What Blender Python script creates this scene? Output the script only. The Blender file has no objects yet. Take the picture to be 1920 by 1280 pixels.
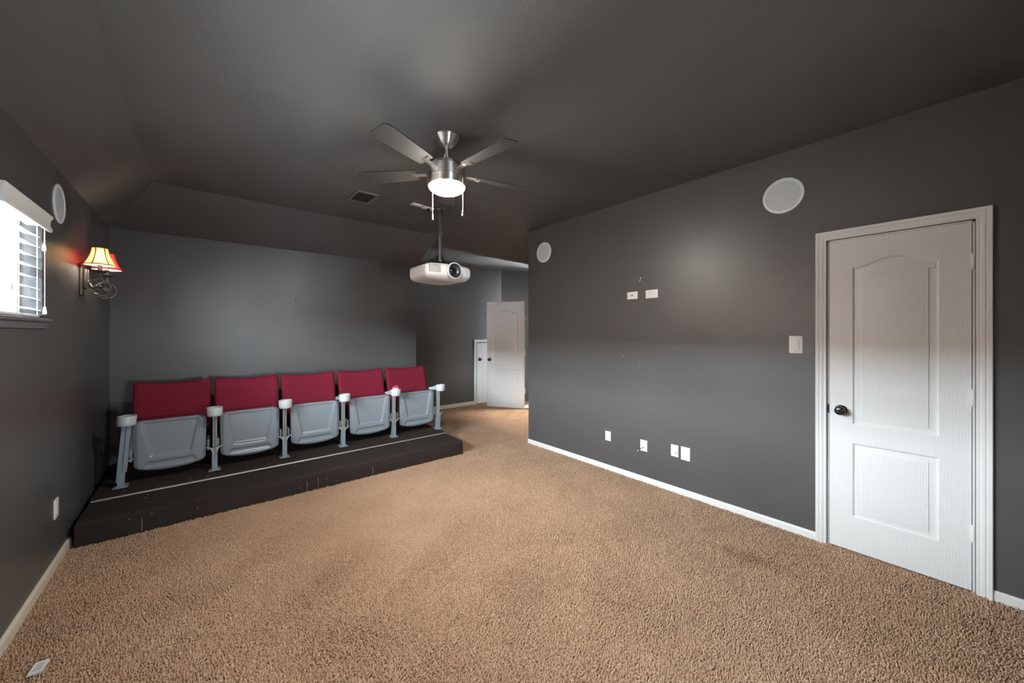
import bpy, bmesh, math, random
import numpy as np
from mathutils import Matrix, Vector
from math import sin, cos, pi, radians, sqrt, atan2

random.seed(4)
rng = np.random.default_rng(4)
sc = bpy.context.scene
col = sc.collection

# ------------------------------------------------------------ camera, sky, light, exposure
THETA = atan2(577, 693.3)
cd = bpy.data.cameras.new('camera')
cd.sensor_width = 36.0
cd.lens = 693.3 / 1920 * 36
cd.shift_y = -15.5 / 1920
cd.clip_start = 0.02
cam = bpy.data.objects.new('camera', cd)
cam.location = (0, 0, 1.424)
cam.rotation_euler = (pi / 2, 0, -THETA)
col.objects.link(cam)
sc.camera = cam

SKY = 105.0
w = bpy.data.worlds.new('sky')
sc.world = w
w.use_nodes = True
bg = w.node_tree.nodes['Background']
bg.inputs[0].default_value = (0.84, 0.92, 1.0, 1)
bg.inputs[1].default_value = SKY

sc.view_settings.view_transform = 'Standard'
sc.view_settings.look = 'None'
sc.view_settings.exposure = 1.2
sc.view_settings.gamma = 1.0
sc.view_settings.use_curve_mapping = False
sc.cycles.use_denoising = True
sc.cycles.max_bounces = 10
sc.cycles.diffuse_bounces = 6
sc.cycles.transparent_max_bounces = 12
sc.cycles.sample_clamp_indirect = 6.0
sc.cycles.caustics_reflective = False
sc.cycles.caustics_refractive = False


def portal(name, loc, sx, sy, direction):
    ld = bpy.data.lights.new(name, 'AREA')
    ld.shape = 'RECTANGLE'
    ld.size, ld.size_y = sx, sy
    ld.cycles.is_portal = True
    o = bpy.data.objects.new(name, ld)
    o.location = loc
    o.rotation_euler = Vector(direction).to_track_quat('-Z', 'Y').to_euler()
    col.objects.link(o)
    return o


WINS = [(2.66, 3.294), (1.84, 2.474), (1.02, 1.654)]        # left wall windows, y ranges
WZ0, WZ1 = 1.505, 2.08
for a, b in WINS:
    portal('window_portal', (-0.86, (a + b) / 2, (WZ0 + WZ1) / 2), b - a, WZ1 - WZ0, (1, 0, 0))
FWIN = (0.65, 1.12, 0.90, 1.28)       # window in the wall behind the viewer: x0, x1, z0, z1
portal('window_portal', ((FWIN[0] + FWIN[1]) / 2, -1.17, (FWIN[2] + FWIN[3]) / 2), 0.46, 0.37, (0, 1, 0))


# ------------------------------------------------------------ helpers
class MB:
    """collects vertices and faces for one mesh"""

    def __init__(s):
        s.v, s.f = [], []

    def add(s, vs, fs):
        o = len(s.v)
        s.v += [tuple(p) for p in vs]
        s.f += [tuple(i + o for i in f) for f in fs]
        return s

    def box(s, x0, x1, y0, y1, z0, z1):
        vs = [(x0, y0, z0), (x1, y0, z0), (x1, y1, z0), (x0, y1, z0),
              (x0, y0, z1), (x1, y0, z1), (x1, y1, z1), (x0, y1, z1)]
        return s.add(vs, [(3, 2, 1, 0), (4, 5, 6, 7), (0, 1, 5, 4), (1, 2, 6, 5), (2, 3, 7, 6), (3, 0, 4, 7)])

    def rbox(s, cx, cy, cz, sx, sy, sz, r, k=3, m=6, fn=None):
        """rounded box: k samples in each rounded edge, m across each flat"""
        h = (sx / 2, sy / 2, sz / 2)
        r = min(r, *h)
        ax = []
        for a in h:
            t = [-a + r * i / k for i in range(k)]
            c = a - r
            mm = m if c > r * 0.3 else 2
            t += [-c + 2 * c * i / mm for i in range(mm + 1)]
            t += [c + r * (i + 1) / k for i in range(k)]
            ax.append(t)
        ids = {}
        vs, fs = [], []

        def vid(i, j, l):
            key = (i, j, l)
            if key not in ids:
                q = [ax[0][i], ax[1][j], ax[2][l]]
                c = [max(-(h[n] - r), min(h[n] - r, q[n])) for n in range(3)]
                d = [q[n] - c[n] for n in range(3)]
                ln = sqrt(sum(t * t for t in d)) or 1
                p = [c[n] + r * d[n] / ln for n in range(3)]
                if fn:
                    p = fn(*p)
                ids[key] = len(vs)
                vs.append((p[0] + cx, p[1] + cy, p[2] + cz))
            return ids[key]
        n = [len(a) - 1 for a in ax]
        for i in range(n[0]):
            for j in range(n[1]):
                fs.append((vid(i, j + 1, 0), vid(i + 1, j + 1, 0), vid(i + 1, j, 0), vid(i, j, 0)))
                fs.append((vid(i, j, n[2]), vid(i + 1, j, n[2]), vid(i + 1, j + 1, n[2]), vid(i, j + 1, n[2])))
        for i in range(n[0]):
            for l in range(n[2]):
                fs.append((vid(i, 0, l), vid(i + 1, 0, l), vid(i + 1, 0, l + 1), vid(i, 0, l + 1)))
                fs.append((vid(i, n[1], l + 1), vid(i + 1, n[1], l + 1), vid(i + 1, n[1], l), vid(i, n[1], l)))
        for j in range(n[1]):
            for l in range(n[2]):
                fs.append((vid(0, j, l + 1), vid(0, j + 1, l + 1), vid(0, j + 1, l), vid(0, j, l)))
                fs.append((vid(n[0], j, l), vid(n[0], j + 1, l), vid(n[0], j + 1, l + 1), vid(n[0], j, l + 1)))
        return s.add(vs, fs)

    def lathe(s, prof, n=32, c=(0, 0, 0), axis='z', a0=0.0, a1=2 * pi, cap=True):
        """prof: list of (r, h)"""
        full = abs(a1 - a0 - 2 * pi) < 1e-6
        m = n if full else n + 1
        vs, fs = [], []
        for r, h in prof:
            for i in range(m):
                a = a0 + (a1 - a0) * i / n
                p = (r * cos(a), r * sin(a), h)
                if axis == 'x':
                    p = (p[2], p[0], p[1])
                elif axis == 'y':
                    p = (p[1], p[2], p[0])
                vs.append((p[0] + c[0], p[1] + c[1], p[2] + c[2]))
        for k in range(len(prof) - 1):
            for i in range(n):
                j = (i + 1) % m
                fs.append((k * m + i, k * m + j, (k + 1) * m + j, (k + 1) * m + i))
        if cap and full:
            if prof[0][0] > 1e-6:
                fs.append(tuple(reversed(range(m))))
            if prof[-1][0] > 1e-6:
                fs.append(tuple(range((len(prof) - 1) * m, len(prof) * m)))
        return s.add(vs, fs)

    def tube(s, pts, r, n=10):
        pts = [Vector(p) for p in pts]
        rr = r if isinstance(r, (list, tuple)) else [r] * len(pts)
        vs, fs = [], []
        up = None
        for i, p in enumerate(pts):
            t = (pts[min(i + 1, len(pts) - 1)] - pts[max(i - 1, 0)]).normalized()
            if up is None:
                up = Vector((0, 0, 1)) if abs(t.z) < 0.9 else Vector((1, 0, 0))
            sd = t.cross(up).normalized()
            up = sd.cross(t).normalized()
            for k in range(n):
                a = 2 * pi * k / n
                vs.append(p + (sd * cos(a) + up * sin(a)) * rr[i])
        for i in range(len(pts) - 1):
            for k in range(n):
                j = (k + 1) % n
                fs.append((i * n + k, i * n + j, (i + 1) * n + j, (i + 1) * n + k))
        fs.append(tuple(reversed(range(n))))
        fs.append(tuple(range((len(pts) - 1) * n, len(pts) * n)))
        return s.add(vs, fs)

    def prism(s, poly, z0, z1, frame=lambda x, y, z: (x, y, z)):
        n = len(poly)
        vs = [frame(x, y, z0) for x, y in poly] + [frame(x, y, z1) for x, y in poly]
        fs = [tuple(reversed(range(n))), tuple(range(n, 2 * n))]
        for i in range(n):
            j = (i + 1) % n
            fs.append((i, j, n + j, n + i))
        return s.add(vs, fs)

    def xf(s, M):
        s.v = [tuple(M @ Vector(p)) for p in s.v]
        return s

    def build(s, name, mat, parent=None, smooth=None):
        me = bpy.data.meshes.new(name)
        me.from_pydata(s.v, [], s.f)
        me.validate()
        bm = bmesh.new()
        bm.from_mesh(me)
        bmesh.ops.recalc_face_normals(bm, faces=bm.faces)
        bm.to_mesh(me)
        bm.free()
        if smooth is not None:
            me.polygons.foreach_set('use_smooth', [True] * len(me.polygons))
            me.set_sharp_from_angle(angle=radians(smooth))
        me.materials.append(mat)
        o = bpy.data.objects.new(name, me)
        col.objects.link(o)
        if parent:
            o.parent = parent
        return o


def tag(o, label=None, cat=None, group=None, kind=None):
    for k, v in (('label', label), ('category', cat), ('group', group), ('kind', kind)):
        if v:
            o[k] = v
    return o


def thing(name, label, cat, loc=(0, 0, 0), group=None, M=None, kind=None):
    o = bpy.data.objects.new(name, None)
    o.empty_display_size = 0.05
    col.objects.link(o)
    if M is not None:
        o.matrix_world = M
    else:
        o.location = loc
    return tag(o, label, cat, group, kind)


def frame(origin, X, Y):
    X, Y = Vector(X).normalized(), Vector(Y).normalized()
    Z = X.cross(Y)
    M = Matrix.Identity(4)
    for i, a in enumerate((X, Y, Z)):
        M[0][i], M[1][i], M[2][i] = a
    M[0][3], M[1][3], M[2][3] = origin
    return M


XL, XR, YB, CE = -0.70, 3.242, 5.21, 2.74
YE, Y2, YF = 3.56, 6.16, -1.0


def on_right(y, z):
    return frame((XR, y, z), (0, -1, 0), (0, 0, 1))


def on_left(y, z):
    return frame((XL, y, z), (0, 1, 0), (0, 0, 1))


def on_back(x, z, y=YB):
    return frame((x, y, z), (1, 0, 0), (0, 0, 1))


def on_ceiling(x, y):
    return frame((x, y, CE), (1, 0, 0), (0, -1, 0))


# ------------------------------------------------------------ materials
def mat(name, color, rough=0.5, metal=0.0, spec=0.5, bump=None, vary=None, coat=0.0, aniso=0.0):
    """bump: (scale, strength, distance[, detail]); vary: (scale, amount)"""
    m = bpy.data.materials.new(name)
    m.use_nodes = True
    nt = m.node_tree
    b = nt.nodes['Principled BSDF']
    b.inputs['Base Color'].default_value = (*color, 1)
    b.inputs['Roughness'].default_value = rough
    b.inputs['Metallic'].default_value = metal
    b.inputs['Specular IOR Level'].default_value = spec
    b.inputs['Coat Weight'].default_value = coat
    b.inputs['Anisotropic'].default_value = aniso
    tc = nt.nodes.new('ShaderNodeTexCoord')
    if vary:
        n = nt.nodes.new('ShaderNodeTexNoise')
        n.inputs['Scale'].default_value = vary[0]
        n.inputs['Detail'].default_value = 4
        nt.links.new(tc.outputs['Object'], n.inputs['Vector'])
        r = nt.nodes.new('ShaderNodeValToRGB')
        k = vary[1]
        r.color_ramp.elements[0].position = 0.3
        r.color_ramp.elements[1].position = 0.7
        r.color_ramp.elements[0].color = (*[c * (1 - k) for c in color], 1)
        r.color_ramp.elements[1].color = (*[min(1, c * (1 + k)) for c in color], 1)
        nt.links.new(n.outputs['Fac'], r.inputs['Fac'])
        nt.links.new(r.outputs['Color'], b.inputs['Base Color'])
    if bump:
        n = nt.nodes.new('ShaderNodeTexNoise')
        n.inputs['Scale'].default_value = bump[0]
        n.inputs['Detail'].default_value = bump[3] if len(bump) > 3 else 3
        nt.links.new(tc.outputs['Object'], n.inputs['Vector'])
        bp = nt.nodes.new('ShaderNodeBump')
        bp.inputs['Strength'].default_value = bump[1]
        bp.inputs['Distance'].default_value = bump[2]
        nt.links.new(n.outputs['Fac'], bp.inputs['Height'])
        nt.links.new(bp.outputs['Normal'], b.inputs['Normal'])
    return m


def emit(name, color, strength):
    m = bpy.data.materials.new(name)
    m.use_nodes = True
    nt = m.node_tree
    nt.nodes.clear()
    e = nt.nodes.new('ShaderNodeEmission')
    e.inputs[0].default_value = (*color, 1)
    e.inputs[1].default_value = strength
    o = nt.nodes.new('ShaderNodeOutputMaterial')
    nt.links.new(e.outputs[0], o.inputs[0])
    return m


def translucent(name, color, tr=0.6):
    m = bpy.data.materials.new(name)
    m.use_nodes = True
    nt = m.node_tree
    nt.nodes.clear()
    d = nt.nodes.new('ShaderNodeBsdfDiffuse')
    t = nt.nodes.new('ShaderNodeBsdfTranslucent')
    d.inputs[0].default_value = (*color, 1)
    t.inputs[0].default_value = (*color, 1)
    mx = nt.nodes.new('ShaderNodeMixShader')
    mx.inputs[0].default_value = tr
    o = nt.nodes.new('ShaderNodeOutputMaterial')
    nt.links.new(d.outputs[0], mx.inputs[1])
    nt.links.new(t.outputs[0], mx.inputs[2])
    nt.links.new(mx.outputs[0], o.inputs[0])
    return m


def glass_pane():
    m = bpy.data.materials.new('window_glass')
    m.use_nodes = True
    nt = m.node_tree
    nt.nodes.clear()
    t = nt.nodes.new('ShaderNodeBsdfTransparent')
    t.inputs[0].default_value = (0.95, 0.97, 0.97, 1)
    g = nt.nodes.new('ShaderNodeBsdfGlossy')
    g.inputs['Roughness'].default_value = 0.02
    mx = nt.nodes.new('ShaderNodeMixShader')
    mx.inputs[0].default_value = 0.06
    o = nt.nodes.new('ShaderNodeOutputMaterial')
    nt.links.new(t.outputs[0], mx.inputs[1])
    nt.links.new(g.outputs[0], mx.inputs[2])
    nt.links.new(mx.outputs[0], o.inputs[0])
    return m


WALLC = (0.090, 0.085, 0.083)
M = dict(
    wall=mat('wall_paint', WALLC, 0.38, spec=0.5, bump=(150, 0.09, 0.004, 2), vary=(1.3, 0.06)),
    ceil=mat('ceiling_paint', (0.105, 0.100, 0.097), 0.6, spec=0.4, bump=(85, 0.28, 0.006, 2), vary=(1.0, 0.05)),
    trim=mat('white_trim_paint', (0.77, 0.765, 0.75), 0.35, spec=0.5),
    cream=mat('cream_trim_paint', (0.72, 0.64, 0.52), 0.4, spec=0.5),
    door=mat('white_door_paint', (0.76, 0.76, 0.75), 0.38, spec=0.5),
    bronze=mat('dark_bronze', (0.012, 0.012, 0.014), 0.25, spec=0.7, coat=0.4),
    black=mat('black_plastic', (0.015, 0.015, 0.016), 0.4),
    gap=mat('gap_shade_black', (0.01, 0.01, 0.01), 0.9, spec=0.1),  # near-black colour stands for the shade in door gaps and vent opening
    plate=mat('white_plastic', (0.84, 0.85, 0.85), 0.3),
    slot=mat('outlet_slot', (0.08, 0.08, 0.08), 0.6),
    grey_slot=mat('pale_socket', (0.55, 0.56, 0.56), 0.5),
    blind=mat('blind_white', (0.82, 0.82, 0.80), 0.4),
    speaker_ring=mat('speaker_ring', (0.80, 0.82, 0.85), 0.4),
    nickel=mat('brushed_nickel', (0.78, 0.76, 0.73), 0.36, metal=1.0, aniso=0.9),
    steel=mat('steel', (0.6, 0.6, 0.6), 0.3, metal=1.0),
    strip=mat('nosing_metal', (0.62, 0.58, 0.54), 0.35, metal=0.7),
    blade=mat('fan_blade', (0.040, 0.037, 0.035), 0.6, vary=(6, 0.06)),
    deck=mat('platform_carpet', (0.052, 0.039, 0.033), 0.95, spec=0.1, bump=(420, 0.9, 0.01, 2), vary=(260, 0.45)),
    ply=mat('bare_plywood_edge', (0.30, 0.20, 0.12), 0.8),
    red=mat('crimson_upholstery', (0.165, 0.012, 0.028), 0.9, spec=0.15, bump=(900, 0.25, 0.002, 2), vary=(500, 0.12)),
    shell=mat('grey_seat_plastic', (0.235, 0.265, 0.295), 0.24, spec=0.55, bump=(14, 0.03, 0.01)),
    reveal=mat('reveal_glare_dimmed', (0.012, 0.012, 0.012), 0.7, spec=0.1),  # colour darkened so the reveal does not blow out in window glare
    darkshell=mat('dark_seat_plastic', (0.07, 0.078, 0.09), 0.4),
    arm=mat('pale_grey_plastic', (0.52, 0.56, 0.58), 0.3),
    stand=mat('grey_steel_paint', (0.24, 0.30, 0.34), 0.4, spec=0.6),
    tube=mat('galvanised_tube', (0.46, 0.47, 0.46), 0.35, metal=0.6),
    projector=mat('projector_white', (0.66, 0.665, 0.67), 0.35),
    grille=mat('projector_grille', (0.42, 0.40, 0.37), 0.6),
    pole=mat('grey_pole', (0.055, 0.055, 0.06), 0.42, spec=0.5),
    lens=mat('lens_glass', (0.004, 0.004, 0.006), 0.05, spec=0.9, coat=1.0),
    lensring=mat('lens_ring', (0.03, 0.03, 0.033), 0.35),
    iron=mat('antique_iron', (0.085, 0.078, 0.072), 0.4, metal=0.4, spec=0.6),
    rib=mat('shade_trim', (0.07, 0.05, 0.035), 0.7),
    sill=mat('grey_sill_paint', (0.14, 0.14, 0.145), 0.4),
    cord=mat('white_cord', (0.8, 0.8, 0.76), 0.6),
    lint=mat('grey_lint', (0.38, 0.37, 0.36), 0.9),
    wire=mat('black_cable', (0.02, 0.02, 0.02), 0.5),
    ventp=mat('painted_vent', (0.15, 0.142, 0.135), 0.3),
    pinkcup=mat('red_plastic_cup', (0.50, 0.05, 0.07), 0.25),
    brick=mat('blocker_brick', (0.15, 0.10, 0.08), 0.9, vary=(3, 0.2)),
    roof=mat('roof_shingles', (0.16, 0.15, 0.14), 0.9, vary=(4, 0.2)),
    glass=glass_pane(),
    dome=emit('lamp_dome_glow', (1.0, 0.94, 0.865), 145.0),
    hall=emit('added_hall_glow', (1.0, 0.92, 0.80), 370.0),
    bulb=emit('sconce_bulb_glow', (1.0, 0.84, 0.66), 80.0),
    lining=translucent('shade_lining', (0.92, 0.88, 0.80), 0.65),
    shade_cream=translucent('shade_cream', (0.88, 0.78, 0.56), 0.6),
    shade_amber=translucent('shade_amber', (0.84, 0.60, 0.27), 0.6),
    shade_red=translucent('shade_red', (0.80, 0.045, 0.05), 0.6),
)


def brushed(m):
    nt = m.node_tree
    t = nt.nodes.new('ShaderNodeTangent')
    t.direction_type = 'RADIAL'
    t.axis = 'Z'
    b = nt.nodes['Principled BSDF']
    nt.links.new(t.outputs[0], b.inputs['Tangent'])
    b.inputs['Anisotropic Rotation'].default_value = 0.25


brushed(M['nickel'])


def speaker_mesh():
    m = mat('speaker_mesh', (0.58, 0.61, 0.63), 0.6)
    nt = m.node_tree
    b = nt.nodes['Principled BSDF']
    tc = nt.nodes.new('ShaderNodeTexCoord')
    v = nt.nodes.new('ShaderNodeTexVoronoi')
    v.inputs['Scale'].default_value = 420
    nt.links.new(tc.outputs['Object'], v.inputs['Vector'])
    bp = nt.nodes.new('ShaderNodeBump')
    bp.inputs['Strength'].default_value = 0.4
    bp.inputs['Distance'].default_value = 0.001
    nt.links.new(v.outputs['Distance'], bp.inputs['Height'])
    nt.links.new(bp.outputs['Normal'], b.inputs['Normal'])
    return m


M['mesh'] = speaker_mesh()


def door_grain(m):
    """embossed wood grain: stretched wave bump on the door skin"""
    nt = m.node_tree
    b = nt.nodes['Principled BSDF']
    tc = nt.nodes.new('ShaderNodeTexCoord')
    mp = nt.nodes.new('ShaderNodeMapping')
    mp.inputs['Scale'].default_value = (1.0, 0.16, 1.0)
    wv = nt.nodes.new('ShaderNodeTexWave')
    wv.inputs['Scale'].default_value = 28
    wv.inputs['Distortion'].default_value = 9
    wv.inputs['Detail'].default_value = 2
    wv.inputs['Detail Scale'].default_value = 0.5
    bp = nt.nodes.new('ShaderNodeBump')
    bp.inputs['Strength'].default_value = 0.28
    bp.inputs['Distance'].default_value = 0.0012
    nt.links.new(tc.outputs['Object'], mp.inputs['Vector'])
    nt.links.new(mp.outputs[0], wv.inputs['Vector'])
    nt.links.new(wv.outputs['Fac'], bp.inputs['Height'])
    nt.links.new(bp.outputs['Normal'], b.inputs['Normal'])


door_grain(M['door'])


def carpet_material():
    m = mat('beige_carpet', (0.46, 0.315, 0.215), 0.95, spec=0.08)
    nt = m.node_tree
    b = nt.nodes['Principled BSDF']
    tc = nt.nodes.new('ShaderNodeTexCoord')
    n1 = nt.nodes.new('ShaderNodeTexNoise')
    n1.inputs['Scale'].default_value = 120
    n1.inputs['Detail'].default_value = 3
    n2 = nt.nodes.new('ShaderNodeTexNoise')
    n2.inputs['Scale'].default_value = 1.6
    n2.inputs['Detail'].default_value = 3
    for n in (n1, n2):
        nt.links.new(tc.outputs['Object'], n.inputs['Vector'])
    r = nt.nodes.new('ShaderNodeValToRGB')
    r.color_ramp.elements[0].position = 0.33
    r.color_ramp.elements[1].position = 0.62
    r.color_ramp.elements[0].color = (0.43, 0.280, 0.182, 1)
    r.color_ramp.elements[1].color = (0.68, 0.470, 0.325, 1)
    nt.links.new(n1.outputs['Fac'], r.inputs['Fac'])
    r2 = nt.nodes.new('ShaderNodeValToRGB')
    r2.color_ramp.elements[0].position = 0.3
    r2.color_ramp.elements[1].position = 0.7
    r2.color_ramp.elements[0].color = (0.86, 0.85, 0.84, 1)
    r2.color_ramp.elements[1].color = (1, 1, 1, 1)
    nt.links.new(n2.outputs['Fac'], r2.inputs['Fac'])
    mx = nt.nodes.new('ShaderNodeMix')
    mx.data_type = 'RGBA'
    mx.blend_type = 'MULTIPLY'
    mx.inputs[0].default_value = 1
    nt.links.new(r.outputs['Color'], mx.inputs[6])
    nt.links.new(r2.outputs['Color'], mx.inputs[7])
    # an old brown spill near the closet door
    mp = nt.nodes.new('ShaderNodeMapping')
    mp.vector_type = 'TEXTURE'
    mp.inputs['Location'].default_value = (2.645, 0.84, 0)
    mp.inputs['Rotation'].default_value = (0, 0, radians(-82))
    mp.inputs['Scale'].default_value = (0.26, 0.09, 1)
    nt.links.new(tc.outputs['Object'], mp.inputs['Vector'])
    ln = nt.nodes.new('ShaderNodeVectorMath')
    ln.operation = 'LENGTH'
    nt.links.new(mp.outputs[0], ln.inputs[0])
    n3 = nt.nodes.new('ShaderNodeTexNoise')
    n3.inputs['Scale'].default_value = 14
    nt.links.new(tc.outputs['Object'], n3.inputs['Vector'])
    ad = nt.nodes.new('ShaderNodeMath')
    nt.links.new(ln.outputs['Value'], ad.inputs[0])
    nt.links.new(n3.outputs['Fac'], ad.inputs[1])
    mr = nt.nodes.new('ShaderNodeMapRange')
    mr.inputs[1].default_value = 0.75
    mr.inputs[2].default_value = 1.55
    mr.inputs[3].default_value = 0.42
    mr.inputs[4].default_value = 0.0
    nt.links.new(ad.outputs[0], mr.inputs[0])
    m2 = nt.nodes.new('ShaderNodeMix')
    m2.data_type = 'RGBA'
    m2.inputs[7].default_value = (0.24, 0.13, 0.06, 1)
    nt.links.new(mr.outputs[0], m2.inputs[0])
    nt.links.new(mx.outputs[2], m2.inputs[6])
    nt.links.new(m2.outputs[2], b.inputs['Base Color'])
    return m


M['carpet'] = carpet_material()


def right_wall_material():
    """wall paint with a rubbed ring-shaped scuff and a few pale smudges"""
    m = M['wall'].copy()
    m.name = 'scuffed_wall_paint'
    nt = m.node_tree
    b = nt.nodes['Principled BSDF']
    src = b.inputs['Base Color'].links[0].from_socket
    tc = nt.nodes.new('ShaderNodeTexCoord')
    sub = nt.nodes.new('ShaderNodeVectorMath')
    sub.operation = 'SUBTRACT'
    sub.inputs[1].default_value = (XR, 2.075, 1.125)
    ln = nt.nodes.new('ShaderNodeVectorMath')
    ln.operation = 'LENGTH'
    nt.links.new(tc.outputs['Object'], sub.inputs[0])
    nt.links.new(sub.outputs[0], ln.inputs[0])
    d = nt.nodes.new('ShaderNodeMath')
    d.operation = 'SUBTRACT'
    d.inputs[1].default_value = 0.105
    ab = nt.nodes.new('ShaderNodeMath')
    ab.operation = 'ABSOLUTE'
    mr = nt.nodes.new('ShaderNodeMapRange')
    mr.inputs[1].default_value = 0.0
    mr.inputs[2].default_value = 0.006
    mr.inputs[3].default_value = 1.0
    mr.inputs[4].default_value = 0.0
    nt.links.new(ln.outputs['Value'], d.inputs[0])
    nt.links.new(d.outputs[0], ab.inputs[0])
    nt.links.new(ab.outputs[0], mr.inputs[0])
    n = nt.nodes.new('ShaderNodeTexNoise')
    n.inputs['Scale'].default_value = 9
    nt.links.new(tc.outputs['Object'], n.inputs['Vector'])
    nr = nt.nodes.new('ShaderNodeMapRange')
    nr.inputs[1].default_value = 0.45
    nr.inputs[2].default_value = 0.7
    nt.links.new(n.outputs['Fac'], nr.inputs[0])
    mul = nt.nodes.new('ShaderNodeMath')
    mul.operation = 'MULTIPLY'
    nt.links.new(mr.outputs[0], mul.inputs[0])
    nt.links.new(nr.outputs[0], mul.inputs[1])
    mx = nt.nodes.new('ShaderNodeMix')
    mx.data_type = 'RGBA'
    mx.inputs[7].default_value = (0.21, 0.205, 0.20, 1)
    nt.links.new(mul.outputs[0], mx.inputs[0])
    nt.links.new(src, mx.inputs[6])
    nt.links.new(mx.outputs[2], b.inputs['Base Color'])
    return m


# ------------------------------------------------------------ room shell
def structure(name, mb, m, label=None, parent=None, smooth=None):
    o = mb.build(name, m, parent, smooth)
    if not parent:
        tag(o, label, None, None, 'structure')
    return o


HX0 = 4.70


def carpet_floor():
    x0, x1, y0, y1 = -0.75, 6.3, YF - 0.05, Y2 + 0.05
    fx, fy = sin(THETA), cos(THETA)
    cell = 0.0150
    tab = rng.random((4096, 2))

    def height(X, Y):
        wx = X + 0.0035 * np.sin(Y * 150 + 3 * np.sin(X * 50)) + 0.0015 * np.sin(X * 313 + Y * 91)
        wy = Y + 0.0035 * np.sin(X * 160 + 3 * np.sin(Y * 45)) + 0.0015 * np.sin(Y * 287 - X * 117)
        gx, gy = np.floor(wx / cell).astype(int), np.floor(wy / cell).astype(int)
        best = np.full(X.shape, 9.0)
        for i in (-1, 0, 1):
            for j in (-1, 0, 1):
                cx, cy = gx + i, gy + j
                hsh = (cx * 73856093 ^ cy * 19349663) & 4095
                px = (cx + tab[hsh, 0]) * cell
                py = (cy + tab[hsh, 1]) * cell
                best = np.minimum(best, ((wx - px) ** 2 + (wy - py) ** 2) / cell ** 2)
        h = 0.002 - 0.008 * np.minimum(best, 0.9) - 0.040 * np.clip(best - 0.36, 0, 0.45)
        h += 0.0018 * np.sin(X * 23 + 1.3 * np.sin(Y * 17)) * np.sin(Y * 29)
        return h

    V, F, off = [], [], 0
    lim_lo, lim_hi = 1.30, 4.6
    for step, lo, hi in ((0.013, lim_lo, lim_hi), (0.02, lim_hi, 99), (0.06, -99, lim_lo)):
        nx, ny = int((x1 - x0) / step) + 1, int((y1 - y0) / step) + 1
        xs, ys = x0 + step * np.arange(nx + 1), y0 + step * np.arange(ny + 1)
        X, Y = np.meshgrid(xs, ys, indexing='ij')
        cxm, cym = X[:-1, :-1] + step / 2, Y[:-1, :-1] + step / 2
        D = fx * cxm + fy * cym
        lat = fy * cxm - fx * cym
        seen = (np.abs(lat) < 1.45 * np.maximum(D, 0.2) + 0.1) & (cxm < 4.9) & (cxm > -0.72) & (cxm < np.where(cym < YE - 0.1, 3.28, 9))
        if lo < 0:
            keep = (D < hi + 0.05) | ((~seen) & (cxm < 3.3))
        else:
            keep = (D >= lo) & (D < hi) & seen
        ids = np.full(X.shape, -1)
        use = np.zeros(X.shape, bool)
        use[:-1, :-1] |= keep; use[1:, :-1] |= keep; use[:-1, 1:] |= keep; use[1:, 1:] |= keep
        ids[use] = np.arange(use.sum())
        px, py = X[use], Y[use]
        if lo >= 0:
            px = px + (rng.random(px.shape) - 0.5) * step * 0.5
            py = py + (rng.random(py.shape) - 0.5) * step * 0.5
            pz = np.full(px.shape, -0.006)
        else:
            pz = np.full(px.shape, -0.004)
        V.append(np.stack([px, py, pz], 1))
        i, j = np.nonzero(keep)
        F.append(np.stack([ids[i, j], ids[i + 1, j], ids[i + 1, j + 1], ids[i, j + 1]], 1) + off)
        off += len(px)
    # backing sheet
    V.append(np.array([(x0, y0, -0.012), (x1, y0, -0.012), (x1, y1, -0.012), (x0, y1, -0.012)]))
    F.append(np.array([[0, 1, 2, 3]]) + off)
    V, F = np.concatenate(V), np.concatenate(F)
    me = bpy.data.meshes.new('floor')
    me.vertices.add(len(V))
    me.vertices.foreach_set('co', V.astype(np.float32).ravel())
    me.loops.add(F.size)
    me.loops.foreach_set('vertex_index', F.astype(np.int32).ravel())
    me.polygons.add(len(F))
    me.polygons.foreach_set('loop_start', (np.arange(len(F)) * 4).astype(np.int32))
    me.polygons.foreach_set('use_smooth', np.ones(len(F), bool))
    me.update(calc_edges=True)
    me.validate()
    me.materials.append(M['carpet'])
    o = bpy.data.objects.new('floor', me)
    col.objects.link(o)
    tag(o, 'beige shaggy pile carpet covering the whole room floor', None, None, 'structure')

    # the pile itself: short bent yarn ends
    sp = 0.0080
    xs, ys = np.arange(-0.70, 4.70, sp), np.arange(-0.6, 6.145, sp)
    X, Y = np.meshgrid(xs, ys, indexing='ij')
    X, Y = X.ravel(), Y.ravel()
    X = X + (rng.random(X.shape) - 0.5) * sp * 0.9
    Y = Y + (rng.random(Y.shape) - 0.5) * sp * 0.9
    D = fx * X + fy * Y
    lat = fy * X - fx * Y
    ok = (D > lim_lo + 0.02) & (np.abs(lat) < 1.42 * D + 0.05) & (X > -0.683) & (X < np.where(Y < YE + 0.05, 3.236, 0.93 * Y))
    ok &= (Y < 3.728) | ((X > 2.368) & (Y < 5.2)) | (X > 2.46)
    ok &= (X < HX0 - 0.02) | (Y < YE)
    X, Y = X[ok], Y[ok]
    n = len(X)
    phi = 2 * pi * rng.random(n)
    flow = 1.3 * np.sin(X * 9 + 2 * np.sin(Y * 7)) + 1.1 * np.sin(Y * 11 - X * 5)
    phi = np.where(rng.random(n) < 0.45, flow + (phi - pi) * 0.35, phi)
    th = np.radians(15 + 45 * rng.random(n))
    L = 0.0125 + 0.006 * rng.random(n)
    P0 = np.stack([X, Y, np.full(n, -0.0075)], 1)

    def along(a):
        return np.stack([np.sin(a) * np.cos(phi), np.sin(a) * np.sin(phi), np.cos(a)], 1)
    P1 = P0 + along(th * 0.7) * (L * 0.72)[:, None]
    P2 = P1 + along(th * 1.35) * (L * 0.34)[:, None]
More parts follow.
